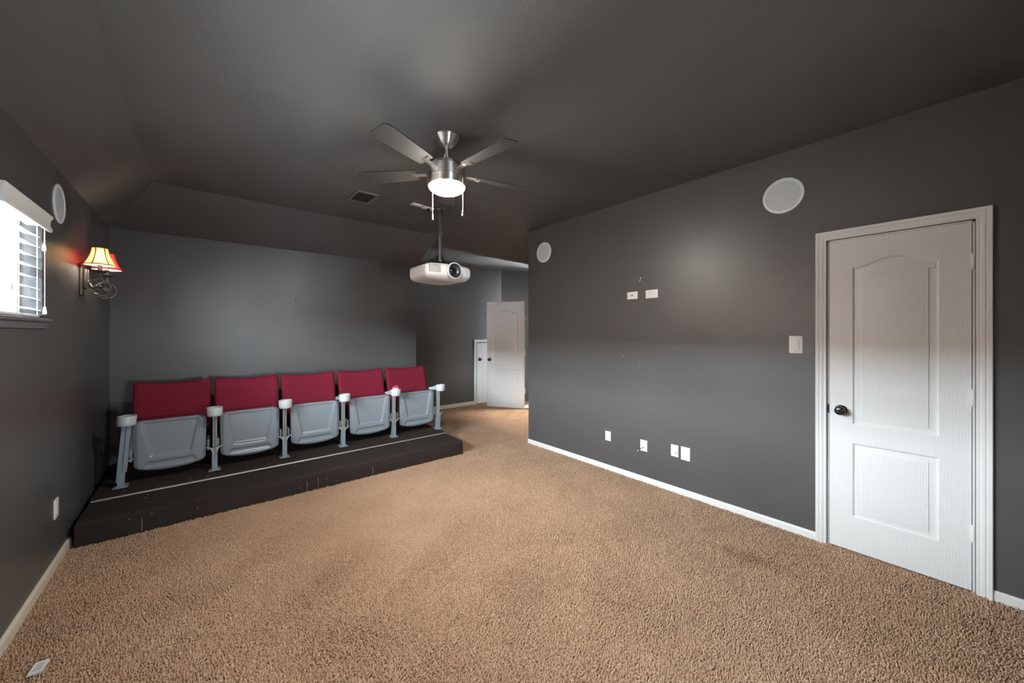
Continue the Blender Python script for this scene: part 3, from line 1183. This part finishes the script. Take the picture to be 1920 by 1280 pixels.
def standard_parts(root, dx, side_view=False, right_end=False):
    """one leg standard with arm rest and cup holder, dx from the seat centre"""
    y0 = -0.025
    mb = MB()
    mb.rbox(dx, y0 + 0.005, 0.004, 0.088, 0.100, 0.008, 0.003, 2, 1)
    mb.prism([(dx - 0.024, y0 - 0.03), (dx + 0.024, y0 - 0.03), (dx + 0.024, y0 + 0.05), (dx - 0.024, y0 + 0.05)], 0.008, 0.016)
    base = mb.build('base_plate', M['stand'], root, 30)
    mb = MB()
    for sx in (-0.018, 0.018):
        for sy in (-0.03, 0.04):
            pass
    mb = MB()

    def taper(z0, z1, wx0, wx1, ya0, yb0, ya1, yb1):
        vs = [(dx - wx0, ya0, z0), (dx + wx0, ya0, z0), (dx + wx0, yb0, z0), (dx - wx0, yb0, z0),
              (dx - wx1, ya1, z1), (dx + wx1, ya1, z1), (dx + wx1, yb1, z1), (dx - wx1, yb1, z1)]
        mb.add(vs, [(3, 2, 1, 0), (4, 5, 6, 7), (0, 1, 5, 4), (1, 2, 6, 5), (2, 3, 7, 6), (3, 0, 4, 7)])
    taper(0.010, 0.200, 0.0165, 0.0145, y0 - 0.022, y0 + 0.055, y0 - 0.012, y0 + 0.030)
    # flange webs
    mb.box(dx - 0.020, dx - 0.012, y0 - 0.018, y0 - 0.006, 0.012, 0.20)
    mb.box(dx + 0.012, dx + 0.020, y0 - 0.018, y0 - 0.006, 0.012, 0.20)
    mb.build('leg', M['stand'], root, 30)
    mb = MB()
    if side_view:
        mb.box(dx - 0.030, dx - 0.004, y0 - 0.016, y0 + 0.05, 0.045, 0.505)
        mb.box(dx + 0.000, dx + 0.026, y0 - 0.020, y0 + 0.03, 0.120, 0.505)
        mb.box(dx + 0.026, dx + 0.050, y0 + 0.06, y0 + 0.10, 0.25, 0.505)
        mb.build('upright', M['stand'], root, 30)
    else:
        mb.tube([(dx - 0.008, y0 - 0.006, 0.17), (dx - 0.008, y0 - 0.014, 0.505)], 0.0085, 12)
        mb.tube([(dx + 0.009, y0 - 0.006, 0.17), (dx + 0.009, y0 - 0.014, 0.505)], 0.0085, 12)
        mb.box(dx - 0.014, dx + 0.014, y0 + 0.0, y0 + 0.03, 0.17, 0.505)
        mb.build('upright', M['tube'], root, 40)
    # Y bracket carrying the pans
    mb = MB()
    for s in (-1, 1):
        if (side_view and s < 0):
            continue
        poly = [(0.004, 0.155), (0.010, 0.155), (0.034, 0.205), (0.060, 0.218), (0.058, 0.226), (0.030, 0.214), (0.004, 0.200)]
        vs = [(dx + s * x, y0 - 0.024, z) for x, z in poly] + [(dx + s * x, y0 - 0.012, z) for x, z in poly]
        k = len(poly)
        mb.add(vs, [tuple(range(k)), tuple(reversed(range(k, 2 * k)))] + [(i, (i + 1) % k, k + (i + 1) % k, k + i) for i in range(k)])
    mb.build('pan_bracket', M['tube'], root, 30)
    # arm rest: slim beam back to the backrest, then the cup
    mb = MB()
    poly = [(y0 - 0.005, 0.515), (y0 - 0.005, 0.566), (y0 + 0.05, 0.562), (y0 + 0.13, 0.540), (y0 + 0.23, 0.520), (y0 + 0.23, 0.490), (y0 + 0.12, 0.500), (y0 + 0.04, 0.510)]
    vs = [(dx - 0.021, y, z) for y, z in poly] + [(dx + 0.021, y, z) for y, z in poly]
    k = len(poly)
    mb.add(vs, [tuple(range(k)), tuple(reversed(range(k, 2 * k)))] + [(i, (i + 1) % k, k + (i + 1) % k, k + i) for i in range(k)])
    ar = mb.build('armrest', M['arm'], root, 40)
    ro, z0, z1 = 0.0585, 0.508, 0.586
    prof = [(0.0, z0), (ro * 0.86, z0), (ro * 0.92, z0 + 0.004), (ro * 0.93, z0 + 0.012), (ro * 0.97, z0 + 0.014), (ro, z1 - 0.002), (ro - 0.001, z1), (ro - 0.005, z1), (ro - 0.007, z0 + 0.008), (0, z0 + 0.007)]
    cup = MB().lathe(prof, 36, (dx, y0 - 0.058, 0), cap=False).build('cup_holder', M['arm'], ar, 40)
    if side_view:                                   # the end standard leans inwards a little
        for c in list(root.children) + [cup]:
            if c.name.split('.')[0] in ('leg', 'upright', 'armrest', 'cup_holder', 'pan_bracket') and c.type == 'MESH':
                for v in c.data.vertices:
                    v.co.x += 0.075 * v.co.z


def make_seat(x, left, right=None, lab='', first=False):
    root = thing('stadium_seat', lab, 'seat', (x, SY, ZD), 'folding stadium seats on the riser')
    return root


LABS = ['leftmost folded crimson stadium seat, beside the dark left wall',
        'second folded crimson stadium seat from the left wall',
        'middle folded crimson stadium seat of the five on the riser',
        'fourth folded crimson stadium seat from the left wall, holding a cup beside its right edge',
        'rightmost folded crimson stadium seat with an outer armrest, by the alcove']

proto = {}
for i, x in enumerate(SEATX):
    root = make_seat(x, None, None, LABS[i])
    if not proto:
        shell = pan_shell().build('seat_pan', M['shell'], root, 50)
        mb = MB().rbox(0, 0.077, 0.306, 0.455, 0.085, 0.425, 0.036, 5, 8)
        cushion = mb.build('seat_cushion', M['red'], root, 60)
        mb = MB().rbox(0, 0, 0, 0.542, 0.080, 0.445, 0.039, 6, 12, fn=back_fn)
        mb.xf(Matrix.Translation((0, 0.325, 0.565)))
        back = mb.build('backrest', M['red'], root, 60)
        mb = MB().rbox(0, 0.0, 0, 0.530, 0.030, 0.430, 0.014, 3, 12, fn=back_fn)
        mb.xf(Matrix.Translation((0, 0.365, 0.562)))
        bshell = mb.build('backrest_shell', M['darkshell'], root, 60)
        mb = MB()
        for s in (-1, 1):
            mb.rbox(s * 0.252, 0.12, 0.235, 0.022, 0.20, 0.11, 0.008, 2, 2)
        side = mb.build('side_bracket', M['stand'], root, 40)
        proto = dict(seat_pan=shell, seat_cushion=cushion, backrest=back, backrest_shell=bshell)
        col.objects.unlink(side)
        bpy.data.objects.remove(side)
        for s in (-1, 1):
            b_ = MB().rbox(s * 0.252, 0.13, 0.225, 0.020, 0.22, 0.10, 0.008, 2, 2).build('side_bracket', M['stand'], root, 40)
            proto['side_bracket%d' % s] = b_
    else:
        for k, src in proto.items():
            c = src.copy()
            col.objects.link(c)
            c.parent = root
    standard_parts(root, POSTX[i] - x, side_view=(i == 0))
    if i == 4:
        standard_parts(root, POSTX[5] - x, right_end=True)

# cup standing in the holder between the fourth and fifth seats
o = thing('drink_cup', 'small red and white cup standing in an armrest cup holder', 'cup', (POSTX[4], SY - 0.083, ZD + 0.517))
MB().lathe([(0, 0), (0.028, 0), (0.032, 0.05), (0.036, 0.105), (0.034, 0.105), (0.030, 0.05), (0.026, 0.004), (0, 0.004)], 24, cap=False).build('cup_body', M['pinkcup'], o, 40)
MB().lathe([(0.0325, 0.05), (0.0335, 0.05), (0.0362, 0.085), (0.0352, 0.085)], 24, cap=False).build('white_band', M['plate'], o, 40)


# ------------------------------------------------------------ ceiling fan
def ceiling_fan():
    cx, cy = 1.250, 2.185
    o = thing('ceiling_fan', 'brushed nickel ceiling fan with grey blades and glowing dome lamp', 'fan', (cx, cy, CE))
    MB().lathe([(0.083, 0), (0.083, -0.006), (0.077, -0.012), (0.074, -0.020), (0.068, -0.026), (0.062, -0.040), (0.046, -0.058), (0.030, -0.068), (0.016, -0.072), (0, -0.072)], 48, cap=False).build('canopy', M['nickel'], o, 40)
    MB().lathe([(0.0125, -0.065), (0.0125, -0.150)], 24).build('downrod', M['nickel'], o, 40)
    mb = MB().lathe([(0, -0.118), (0.020, -0.120), (0.022, -0.128), (0.022, -0.145), (0.030, -0.152), (0.066, -0.168), (0.100, -0.186), (0.118, -0.202), (0.126, -0.214), (0.1265, -0.226), (0.121, -0.228), (0.121, -0.232), (0.1300, -0.235), (0.131, -0.281), (0.125, -0.283), (0.125, -0.287), (0.131, -0.290), (0.127, -0.330), (0.121, -0.337), (0.116, -0.338), (0, -0.338)], 64, cap=False)
    mb.build('motor_housing', M['nickel'], o, 30)
    prof = []
    for i in range(13):
        a = pi / 2 * i / 12
        prof.append((0.1195 * cos(a) if i < 12 else 0.0, -0.336 - 0.050 * sin(a)))
    MB().lathe(prof, 48, cap=False).build('lamp_dome', M['dome'], o, 60)
    rt = Vector((cos(THETA), -sin(THETA), 0))
    fw = Vector((sin(THETA), cos(THETA), 0))
    for s, zb_, zt_, dep in ((-0.113, -0.494, -0.336, 0.085), (0.117, -0.518, -0.300, -0.075)):
        p = rt * s + fw * dep
        c = MB().tube([(p.x, p.y, zt_), (p.x, p.y, zb_)], 0.0017, 8).build('pull_chain', M['nickel'], o, 40)
        MB().lathe([(0.002, 0.002), (0.0045, -0.004), (0.0065, -0.016), (0.0045, -0.022), (0.007, -0.026), (0.007, -0.036), (0, -0.037)], 16, (p.x, p.y, zb_), cap=False).build('chain_pull', M['nickel'], c, 40)
    # blades at rest, one pointing straight away from the viewer
    base_ang = atan2(cy, cx)
    for k in range(5):
        a = base_ang + 2 * pi * k / 5
        T = Matrix.Rotation(a, 4, 'Z')
        mb = MB()
        vs = [(0.115, -0.016, 0), (0.20, -0.016, 0.002), (0.240, -0.034, 0.002), (0.240, 0.034, 0.002), (0.20, 0.016, 0.002), (0.115, 0.016, 0)]
        vs2 = [(x, y, z - 0.005) for x, y, z in vs]
        n = len(vs)
        mb.add(vs + vs2, [tuple(range(n)), tuple(reversed(range(n, 2 * n)))] + [(i, (i + 1) % n, n + (i + 1) % n, n + i) for i in range(n)])
        mb.xf(Matrix.Translation((0, 0, -0.247)) )
        mb.xf(T)
        iron = mb.build('blade_iron', M['nickel'], o, 30)
        out = [(0.205, -0.052), (0.56, -0.068), (0.598, -0.062), (0.612, -0.045), (0.614, 0.045), (0.600, 0.062), (0.56, 0.068), (0.205, 0.052)]
        mb = MB().prism(out, -0.003, 0.003)
        mb.xf(T @ Matrix.Translation((0, 0, -0.244)) @ Matrix.Rotation(radians(11), 4, 'X'))
        mb.build('blade', M['blade'], o, 30)


ceiling_fan()


# ------------------------------------------------------------ projector on its pole
def projector():
    px, py = 1.905, 3.475
    o = thing('projector', 'white projector hanging from a grey ceiling pole', 'projector', (px, py, CE))
    # mount plate, telescopic pole, black spider bracket
    MB().lathe([(0.055, 0), (0.055, -0.006), (0.035, -0.012), (0.032, -0.03)], 32).build('ceiling_plate', M['pole'], o, 40)
    MB().lathe([(0.0300, -0.012), (0.0300, -0.275), (0.031, -0.277), (0.031, -0.292), (0.0285, -0.294)], 32).build('upper_pole', M['pole'], o, 40)
    MB().lathe([(0.0255, -0.29), (0.0255, -0.515)], 32).build('lower_pole', M['pole'], o, 40)
    zt = -0.620                                    # projector top, from the ceiling
    mb = MB()
    mb.lathe([(0.030, -0.505), (0.040, -0.512), (0.040, -0.545), (0.060, -0.552), (0.060, -0.572)], 24)
    for sx in (-1, 1):
        for sy in (-1, 1):
            a, b = Vector((sx * 0.03, sy * 0.03, -0.565)), Vector((sx * 0.15, sy * 0.085, -0.572))
            mb.tube([a, b, (b.x, b.y, zt - 0.004)], 0.011, 8)
            mb.lathe([(0.018, zt - 0.002), (0.018, zt + 0.012), (0.010, zt + 0.02)], 14, (b.x, b.y, 0))
    mb.build('mount_bracket', M['black'], o, 40)
    # body
    bx, by = 1.897 - px, 3.455 - py                # body centre
    W, D, H = 0.520, 0.41, 0.170
    zc = zt - H / 2

    def fn(x, y, z):
        t = 0.5 - z / H                            # 0 top .. 1 bottom
        front = max(0.0, (-y) / (D / 2))
        fx = x / (W / 2)
        # bowed front, belly that rises to the sides
        y2 = y - 0.030 * front * (1 - fx * fx)
        if t > 0.55:
            k = (t - 0.55) / 0.45
            y2 += 0.050 * k * k * front
            z = z + 0.018 * k * (fx * fx)
            x = x * (1 - 0.05 * k)
        else:
            z = z - 0.014 * (fx * fx) * (1 - t / 0.55)
        return (x, y2, z)
    body = MB().rbox(bx, by, zc, W, D, H, 0.045, 6, 14, fn=fn).build('body', M['projector'], o, 60)
    fy = by - D / 2 - 0.050
    # lens barrel at x=1.92, a little right of centre
    lx, lz = 1.915 - px, 2.045 - CE
    MB().lathe([(0.080, 0.02), (0.083, -0.004), (0.083, -0.014), (0.078, -0.019), (0.073, -0.019), (0.071, -0.01)], 48, (lx, fy, lz), axis='y', cap=False).build('lens_collar', M['projector'], o, 40)
    MB().lathe([(0.0715, 0.0), (0.0715, -0.013), (0.066, -0.016), (0.062, -0.012), (0.057, 0.004), (0.052, 0.006), (0.046, 0.012), (0.040, 0.014), (0.036, 0.018)], 48, (lx, fy, lz), axis='y', cap=False).build('lens_barrel', M['lensring'], o, 30)
    prof = [(0.0365 * sin(a), 0.017 - 0.014 * cos(a)) for a in [pi / 2 * (1 - i / 8) for i in range(9)]]
    MB().lathe(prof, 36, (lx, fy, lz), axis='y', cap=False).build('lens', M['lens'], o, 60)
    # exhaust grille at the left of the face: frame plus fine ribs
    gx0, gx1, gz0, gz1 = bx - 0.235, bx - 0.118, zc - 0.015, zc + 0.060

    def face_y(x):
        f_ = (x - bx) / (W / 2)
        return by - D / 2 - 0.030 * (1 - f_ * f_)
    mb = MB()
    nr = 14
    for i in range(nr):
        x0 = gx0 + (gx1 - gx0) * i / nr
        x1_ = x0 + (gx1 - gx0) / nr * 0.62
        y_ = face_y(x0)
        dz = 0.02 * (i / nr) * 0.6
        mb.box(x0, x1_, y_ - 0.0045, y_ + 0.012, gz0, gz1)
    for j in range(7):
        z_ = gz0 + (gz1 - gz0) * j / 6
        xs_ = [gx0 + (gx1 - gx0) * q / 6 for q in range(7)]
        for q in range(6):
            ya, yb = face_y(xs_[q]), face_y(xs_[q + 1])
            mb.add([(xs_[q], ya - 0.003, z_ - 0.002), (xs_[q + 1], yb - 0.003, z_ - 0.002), (xs_[q + 1], yb - 0.003, z_ + 0.002), (xs_[q], ya - 0.003, z_ + 0.002),
                    (xs_[q], ya + 0.01, z_ - 0.002), (xs_[q + 1], yb + 0.01, z_ - 0.002), (xs_[q + 1], yb + 0.01, z_ + 0.002), (xs_[q], ya + 0.01, z_ + 0.002)],
                   [(0, 1, 2, 3), (4, 7, 6, 5), (3, 2, 6, 7), (0, 4, 5, 1)])
    mb.build('vent_grille', M['grille'], o)
    # right-hand face panel and receiver slot under the lens
    x0, x1_ = bx + 0.155, bx + 0.232
    mb = MB()
    vs = []
    for x, z in ((x0, zc + 0.045), (x1_, zc + 0.036), (x1_, zc - 0.03), (x0 + 0.02, zc - 0.03)):
        vs.append((x, face_y(x) - 0.004 + (0.003 if x > x0 + 0.03 else 0), z))
    vs += [(x, y + 0.03, z) for x, y, z in vs]
    mb.add(vs, [(0, 1, 2, 3), (4, 7, 6, 5), (0, 4, 5, 1), (1, 5, 6, 2), (2, 6, 7, 3), (3, 7, 4, 0)])
    mb.build('side_panel', M['projector'], o)
    # cable clip from the plate to the body
    mb = MB().tube([(-0.034, 0.03, -0.425), (-0.05, 0.035, -0.445), (-0.135, 0.06, zt)], 0.003, 8)
    mb.build('support_wire', M['pole'], o, 40)


projector()


# ------------------------------------------------------------ wall sconce
def sconce():
    zc = 1.82
    o = thing('wall_sconce', 'two-arm iron wall sconce with cream and red panelled shades', 'sconce', M=on_left(4.125, zc))
    # local: x along wall (away from viewer), y up, z out
    mb = MB()
    mb.rbox(0, 0, 0.008, 0.10, 0.235, 0.016, 0.007, 3, 4)
    mb.rbox(0, 0.005, 0.026, 0.065, 0.15, 0.024, 0.011, 3, 3)
    mb.build('back_plate', M['iron'], o, 40)
    for k, (sx, rot) in enumerate(((-0.125, 0.0), (0.125, 0.55))):
        zo = 0.115
        arm = MB()
        # rope-twist stem and big scroll
        pts = []
        for i in range(13):
            t = i / 12
            pts.append((sx * 0.6 * t, -0.01 - 0.055 * sin(pi * t * 0.6), 0.035 + 0.05 * t))
        arm.tube(pts, [0.009 - 0.002 * (i / 12) for i in range(13)], 8)
        pts = []
        for i in range(49):
            a = -0.2 + 2 * pi * 1.08 * i / 48
            r = 0.066 * (1 - 0.25 * i / 48)
            pts.append((sx - (0.012 if sx > 0 else -0.012) + 0.3 * r * sin(a), -0.062 - r * cos(a) * 0.98, zo - 0.01 + r * sin(a)))
        arm.tube(pts, 0.0052, 8)
        pts = [(sx * 0.7, -0.05, 0.09), (sx * 0.85, -0.065, 0.125), (sx, -0.035, 0.140), (sx, 0.0, 0.122), (sx, 0.045, zo)]
        arm.tube(pts, 0.0058, 8)
        for i in range(2):                          # small leaf curls
            pts = [(sx * (0.75 + 0.15 * i), -0.05 + 0.02 * i, 0.10), (sx * (0.72 + 0.1 * i), -0.075, 0.115 + 0.02 * i), (sx * 0.8, -0.06, 0.14 + 0.01 * i), (sx * 0.84, -0.045, 0.13)]
            arm.tube(pts, [0.006, 0.005, 0.004, 0.003], 6)
        a_ = arm.build('arm', M['iron'], o, 50)
        MB().lathe([(0.004, 0.040), (0.030, 0.046), (0.043, 0.056), (0.044, 0.060), (0.012, 0.062), (0.0125, 0.10), (0.0, 0.10)], 24, (sx, 0, zo), axis='y', cap=False).build('candle_cup', M['iron'], a_, 40)
        MB().rbox(sx, 0.135, zo, 0.036, 0.052, 0.036, 0.0179, 5, 1).build('bulb', M['bulb'], a_, 60)
        # bell shade of six fabric panels
        y0, y1 = 0.100, 0.225
        prof = []
        for i in range(9):
            t = i / 8
            prof.append((0.083 - (0.083 - 0.041) * (1 - (1 - t) ** 1.9), y0 + (y1 - y0) * t))
        sh = thing('lamp_shade', None, None)
        sh.parent = o
        cmap = ['shade_cream', 'shade_amber', 'shade_cream', 'shade_cream', 'shade_red', 'shade_amber'] if k == 0 else ['shade_red', 'shade_red', 'shade_cream', 'shade_red', 'shade_red', 'shade_red']
        # angle (in the lathe's own x-z plane) that faces the viewer
        face = atan2(-0.93, 0.37) if k == 0 else atan2(-0.93, 0.37)
        for p in range(6):
            # lathe 'y': (x = r sin a, z = r cos a); viewer direction: x negative, z positive
            a_mid = atan2(-0.985, 0.17) + rot + p * pi / 3
            MB().lathe(prof, 8, (sx, 0, zo), axis='y', a0=a_mid - pi / 6, a1=a_mid + pi / 6, cap=False).build('shade_panel', M[cmap[p]], sh, 60)
        MB().lathe([(r - 0.0022, h) for r, h in prof], 48, (sx, 0, zo), axis='y', cap=False).build('shade_lining', M['lining'], sh, 60)
        mb = MB()
        for p in range(6):
            a = atan2(-0.985, 0.17) + rot + (p + 0.5) * pi / 3
            mb.tube([(sx + (r + 0.0008) * sin(a), h, zo + (r + 0.0008) * cos(a)) for r, h in prof], 0.0026, 6)
        for r, h in (prof[0], prof[-1]):
            mb.tube([(sx + r * sin(2 * pi * q / 40), h, zo + r * cos(2 * pi * q / 40)) for q in range(41)], 0.0030, 6)
        mb.build('shade_trim', M['rib'], sh, 60)
    return o


sconce()


# ------------------------------------------------------------ round speakers
def speaker(label, Mx, r, oval=1.0):
    o = thing('wall_speaker', label, 'speaker', M=Mx, group='round in-wall speakers')
    MB().lathe([(r - 0.020, -0.002), (r - 0.020, 0.004), (r - 0.016, 0.008), (r - 0.004, 0.008), (r, 0.005), (r, 0.0)], 56, cap=False).build('bezel', M['speaker_ring'], o, 40)
    prof = [((r - 0.019) * sin(pi / 2 * (1 - i / 8)), 0.004 + 0.003 * (1 - sin(pi / 2 * (1 - i / 8)) ** 2)) for i in range(9)]
    prof[-1] = (0, prof[-1][1])
    MB().lathe(prof, 56, cap=False).build('grille', M['mesh'], o, 60)


speaker('large round white speaker high beside the closet door', on_right(0.808, 2.425), 0.126)
speaker('round white speaker high near the far end of the right wall', on_right(3.275, 2.427), 0.124)
speaker('round pale speaker on the left wall above the sconce and window', on_left(3.59, 2.232), 0.120)


# ------------------------------------------------------------ wall plates
def plate(name, label, Mx, w, h, cat='wall plate', group=None, r=0.006):
    o = thing(name, label, cat, M=Mx, group=group)
    MB().rbox(0, 0, 0.002, w, h, 0.008, 0.0032, 2, 2).build('plate', M['plate'], o, 40)
    return o


def screw(o, x, y):
    MB().lathe([(0.0035, 0.0055), (0.0035, 0.0068), (0, 0.0072)], 10, (x, y, 0), cap=False).build('screw', M['grey_slot'], o, 40)


def receptacle(o, x, y, vertical=True):
    MB().rbox(x, y, 0.006, 0.034, 0.028, 0.004, 0.0019, 2, 2).build('receptacle', M['plate'], o, 40)
    mb = MB()
    if vertical:
        for dx in (-0.0065, 0.0065):
            mb.box(x + dx - 0.0012, x + dx + 0.0012, y - 0.001, y + 0.0075, 0.0075, 0.0084)
        mb.lathe([(0.0025, 0.0075), (0.0025, 0.0084)], 10, (x, y - 0.0075, 0))
    else:
        for dy in (-0.0065, 0.0065):
            mb.box(x - 0.001, x + 0.0075, y + dy - 0.0012, y + dy + 0.0012, 0.0075, 0.0084)
        mb.lathe([(0.0025, 0.0075), (0.0025, 0.0084)], 10, (x - 0.0075, y, 0))
    tag(mb.build('slots', M['grey_slot'], o), kind='stuff')


G = 'white plates on the right wall'
o = plate('cable_plate', 'white coaxial plate set sideways high on right wall, left of its neighbour', on_right(2.040, 1.795), 0.115, 0.072)
MB().lathe([(0.006, 0.005), (0.006, 0.013), (0.0045, 0.013), (0.0045, 0.011), (0, 0.011)], 12, cap=False).build('coax_jack', M['slot'], o, 40)
screw(o, -0.042, 0); screw(o, 0.042, 0)
o = plate('power_outlet', 'white double outlet set sideways high on right wall, under the hook', on_right(1.835, 1.794), 0.124, 0.078, 'outlet')
receptacle(o, -0.020, 0, False); receptacle(o, 0.020, 0, False); screw(o, 0, 0)
o = plate('blank_plate', 'plain white plate low on right wall nearest the far corner', on_right(2.325, 0.353), 0.068, 0.098)
MB().rbox(0, 0, 0.006, 0.034, 0.068, 0.004, 0.0018, 2, 2).build('insert', M['plate'], o, 40)
o = plate('cable_plate', 'white plate low on right wall with a short cable sticking out', on_right(1.917, 0.347), 0.072, 0.106)
mb = MB().tube([(0.004, -0.012, 0.0), (0.004, -0.014, 0.03), (-0.006, -0.022, 0.055), (-0.016, -0.034, 0.07)], 0.0032, 8)
c = mb.build('cable', M['wire'], o, 40)
MB().tube([(-0.016, -0.034, 0.07), (-0.024, -0.043, 0.076)], 0.0055, 10).build('cable_plug', M['steel'], c, 40)
o = plate('jack_plate', 'white four-jack plate low on right wall beside an outlet', on_right(1.614, 0.372), 0.068, 0.104)
for sx in (-0.014, 0.014):
    for sy in (-0.018, 0.018):
        MB().lathe([(0.0055, 0.005), (0.0055, 0.009), (0.003, 0.009), (0, 0.007)], 12, (sx, sy, 0), cap=False).build('jack', M['slot'] if (sx > 0 and sy < 0) else M['grey_slot'], o, 40)
o = plate('power_outlet', 'white double outlet low on right wall, closest to the closet door', on_right(1.517, 0.368), 0.080, 0.116, 'outlet')
receptacle(o, 0, 0.020); receptacle(o, 0, -0.020); screw(o, 0, 0)
o = plate('light_switch', 'white rocker switch on the right wall beside the closet door', on_right(0.731, 1.343), 0.080, 0.124, 'switch')
MB().rbox(0, 0, 0.007, 0.036, 0.068, 0.008, 0.003, 2, 2, fn=lambda x, y, z: (x, y, z + 0.05 * y)).build('rocker', M['plate'], o, 40)
screw(o, 0, 0.046); screw(o, 0, -0.048)
o = plate('power_outlet', 'white outlet low on the dark left wall', on_left(3.530, 0.352), 0.078, 0.118, 'outlet')
receptacle(o, 0, 0.020); receptacle(o, 0, -0.020); screw(o, 0, 0)

# small hooks
o = thing('wall_hook', 'small bright metal hook on right wall above sideways plates', 'hook', M=on_right(1.948, 1.937))
MB().tube([(0, 0.02, 0.0), (0, 0.02, 0.012), (0, 0.005, 0.014), (0, -0.010, 0.016), (-0.002, -0.016, 0.026)], 0.0036, 8).build('hook_body', M['plate'], o, 40)
MB().lathe([(0.007, 0), (0.007, 0.003), (0, 0.004)], 12, (0, 0.02, 0), cap=False).build('hook_base', M['steel'], o, 40)
o = thing('wall_hook', 'tiny metal hook in the middle of the back wall', 'hook', M=on_back(0.867, 1.848))
MB().tube([(0, 0.014, 0.0), (0, 0.014, 0.010), (0, -0.008, 0.012), (0, -0.014, 0.022), (0, -0.006, 0.028)], 0.003, 8).build('hook_body', M['steel'], o, 40)

# ------------------------------------------------------------ ceiling fittings
o = thing('ceiling_vent', 'dark painted slatted air vent on the ceiling', 'vent', M=on_ceiling(1.180, 3.670))
mb = MB()
W, H = 0.212, 0.305                                   # x, y sizes
b_ = 0.026
for x0, x1, y0, y1 in ((-W / 2, W / 2, -H / 2, -H / 2 + b_), (-W / 2, W / 2, H / 2 - b_, H / 2), (-W / 2, -W / 2 + b_, -H / 2 + b_, H / 2 - b_), (W / 2 - b_, W / 2, -H / 2 + b_, H / 2 - b_)):
    mb.box(x0, x1, y0, y1, -0.001, 0.008)
mb.build('vent_frame', M['ventp'], o)
MB().box(-W / 2 + b_, W / 2 - b_, -H / 2 + b_, H / 2 - b_, -0.0005, 0.0005).build('duct_shade_sheet', M['gap'], o)  # flat black sheet, the duct's inner shade given as colour
sl = None
ns = 11
for i in range(ns):
    x = -W / 2 + b_ + (W - 2 * b_) * (i + 0.5) / ns
    if sl is None:
        sl = s_ = MB().box(-0.0012, 0.0012, -H / 2 + b_, H / 2 - b_, -0.0048, 0.0048).build('slat', M['ventp'], o)
    else:
        s_ = sl.copy()
        col.objects.link(s_)
        s_.parent = o
    s_.location = (x, 0, 0.006)
    s_.rotation_euler = (0, radians(-28), 0)

o = plate('ceiling_outlet', 'white outlet plate on the ceiling, farther of two from projector pole', on_ceiling(1.672, 3.535), 0.116, 0.070, 'outlet')
receptacle(o, -0.02, 0, False); receptacle(o, 0.02, 0, False)
o = plate('ceiling_outlet', 'white ceiling plate with a black plug and cable beside the projector pole', on_ceiling(1.806, 3.555), 0.124, 0.074, 'outlet')
receptacle(o, -0.02, 0, False)
c = MB().rbox(0.01, 0.0, 0.022, 0.028, 0.024, 0.034, 0.006, 2, 2).build('plug', M['black'], o, 40)
MB().tube([(0.01, 0.0, 0.036), (0.012, 0.0, 0.09), (0.03, -0.005, 0.15), (0.052, 0.02, 0.20), (0.057, 0.045, 0.27), (0.060, 0.05, 0.30)], 0.003, 8).build('power_cable', M['wire'], c, 40)

# ------------------------------------------------------------ little slotted vent on the carpet
o = thing('floor_vent', 'small white slotted vent cover lying on carpet at lower left', 'vent', (-0.540, 2.487, 0.004))
o.rotation_euler = (0, 0, radians(-6))
mb = MB()
W, H = 0.040, 0.072
mb.box(-W / 2, W / 2, -H / 2, -H / 2 + 0.010, 0, 0.008); mb.box(-W / 2, W / 2, H / 2 - 0.010, H / 2, 0, 0.008)
mb.box(-W / 2, -W / 2 + 0.007, -H / 2 + 0.010, H / 2 - 0.010, 0, 0.008); mb.box(W / 2 - 0.007, W / 2, -H / 2 + 0.010, H / 2 - 0.010, 0, 0.008)
mb.build('cover_frame', M['plate'], o)
MB().box(-W / 2 + 0.006, W / 2 - 0.006, -H / 2 + 0.009, H / 2 - 0.009, 0.0, 0.002).build('cover_back', M['slot'], o)
for i in range(6):
    y = -H / 2 + 0.010 + (H - 0.020) * (i + 0.5) / 6
    MB().box(-W / 2 + 0.007, W / 2 - 0.007, y - 0.0022, y + 0.0022, 0.002, 0.0075).build('slat', M['plate'], o)
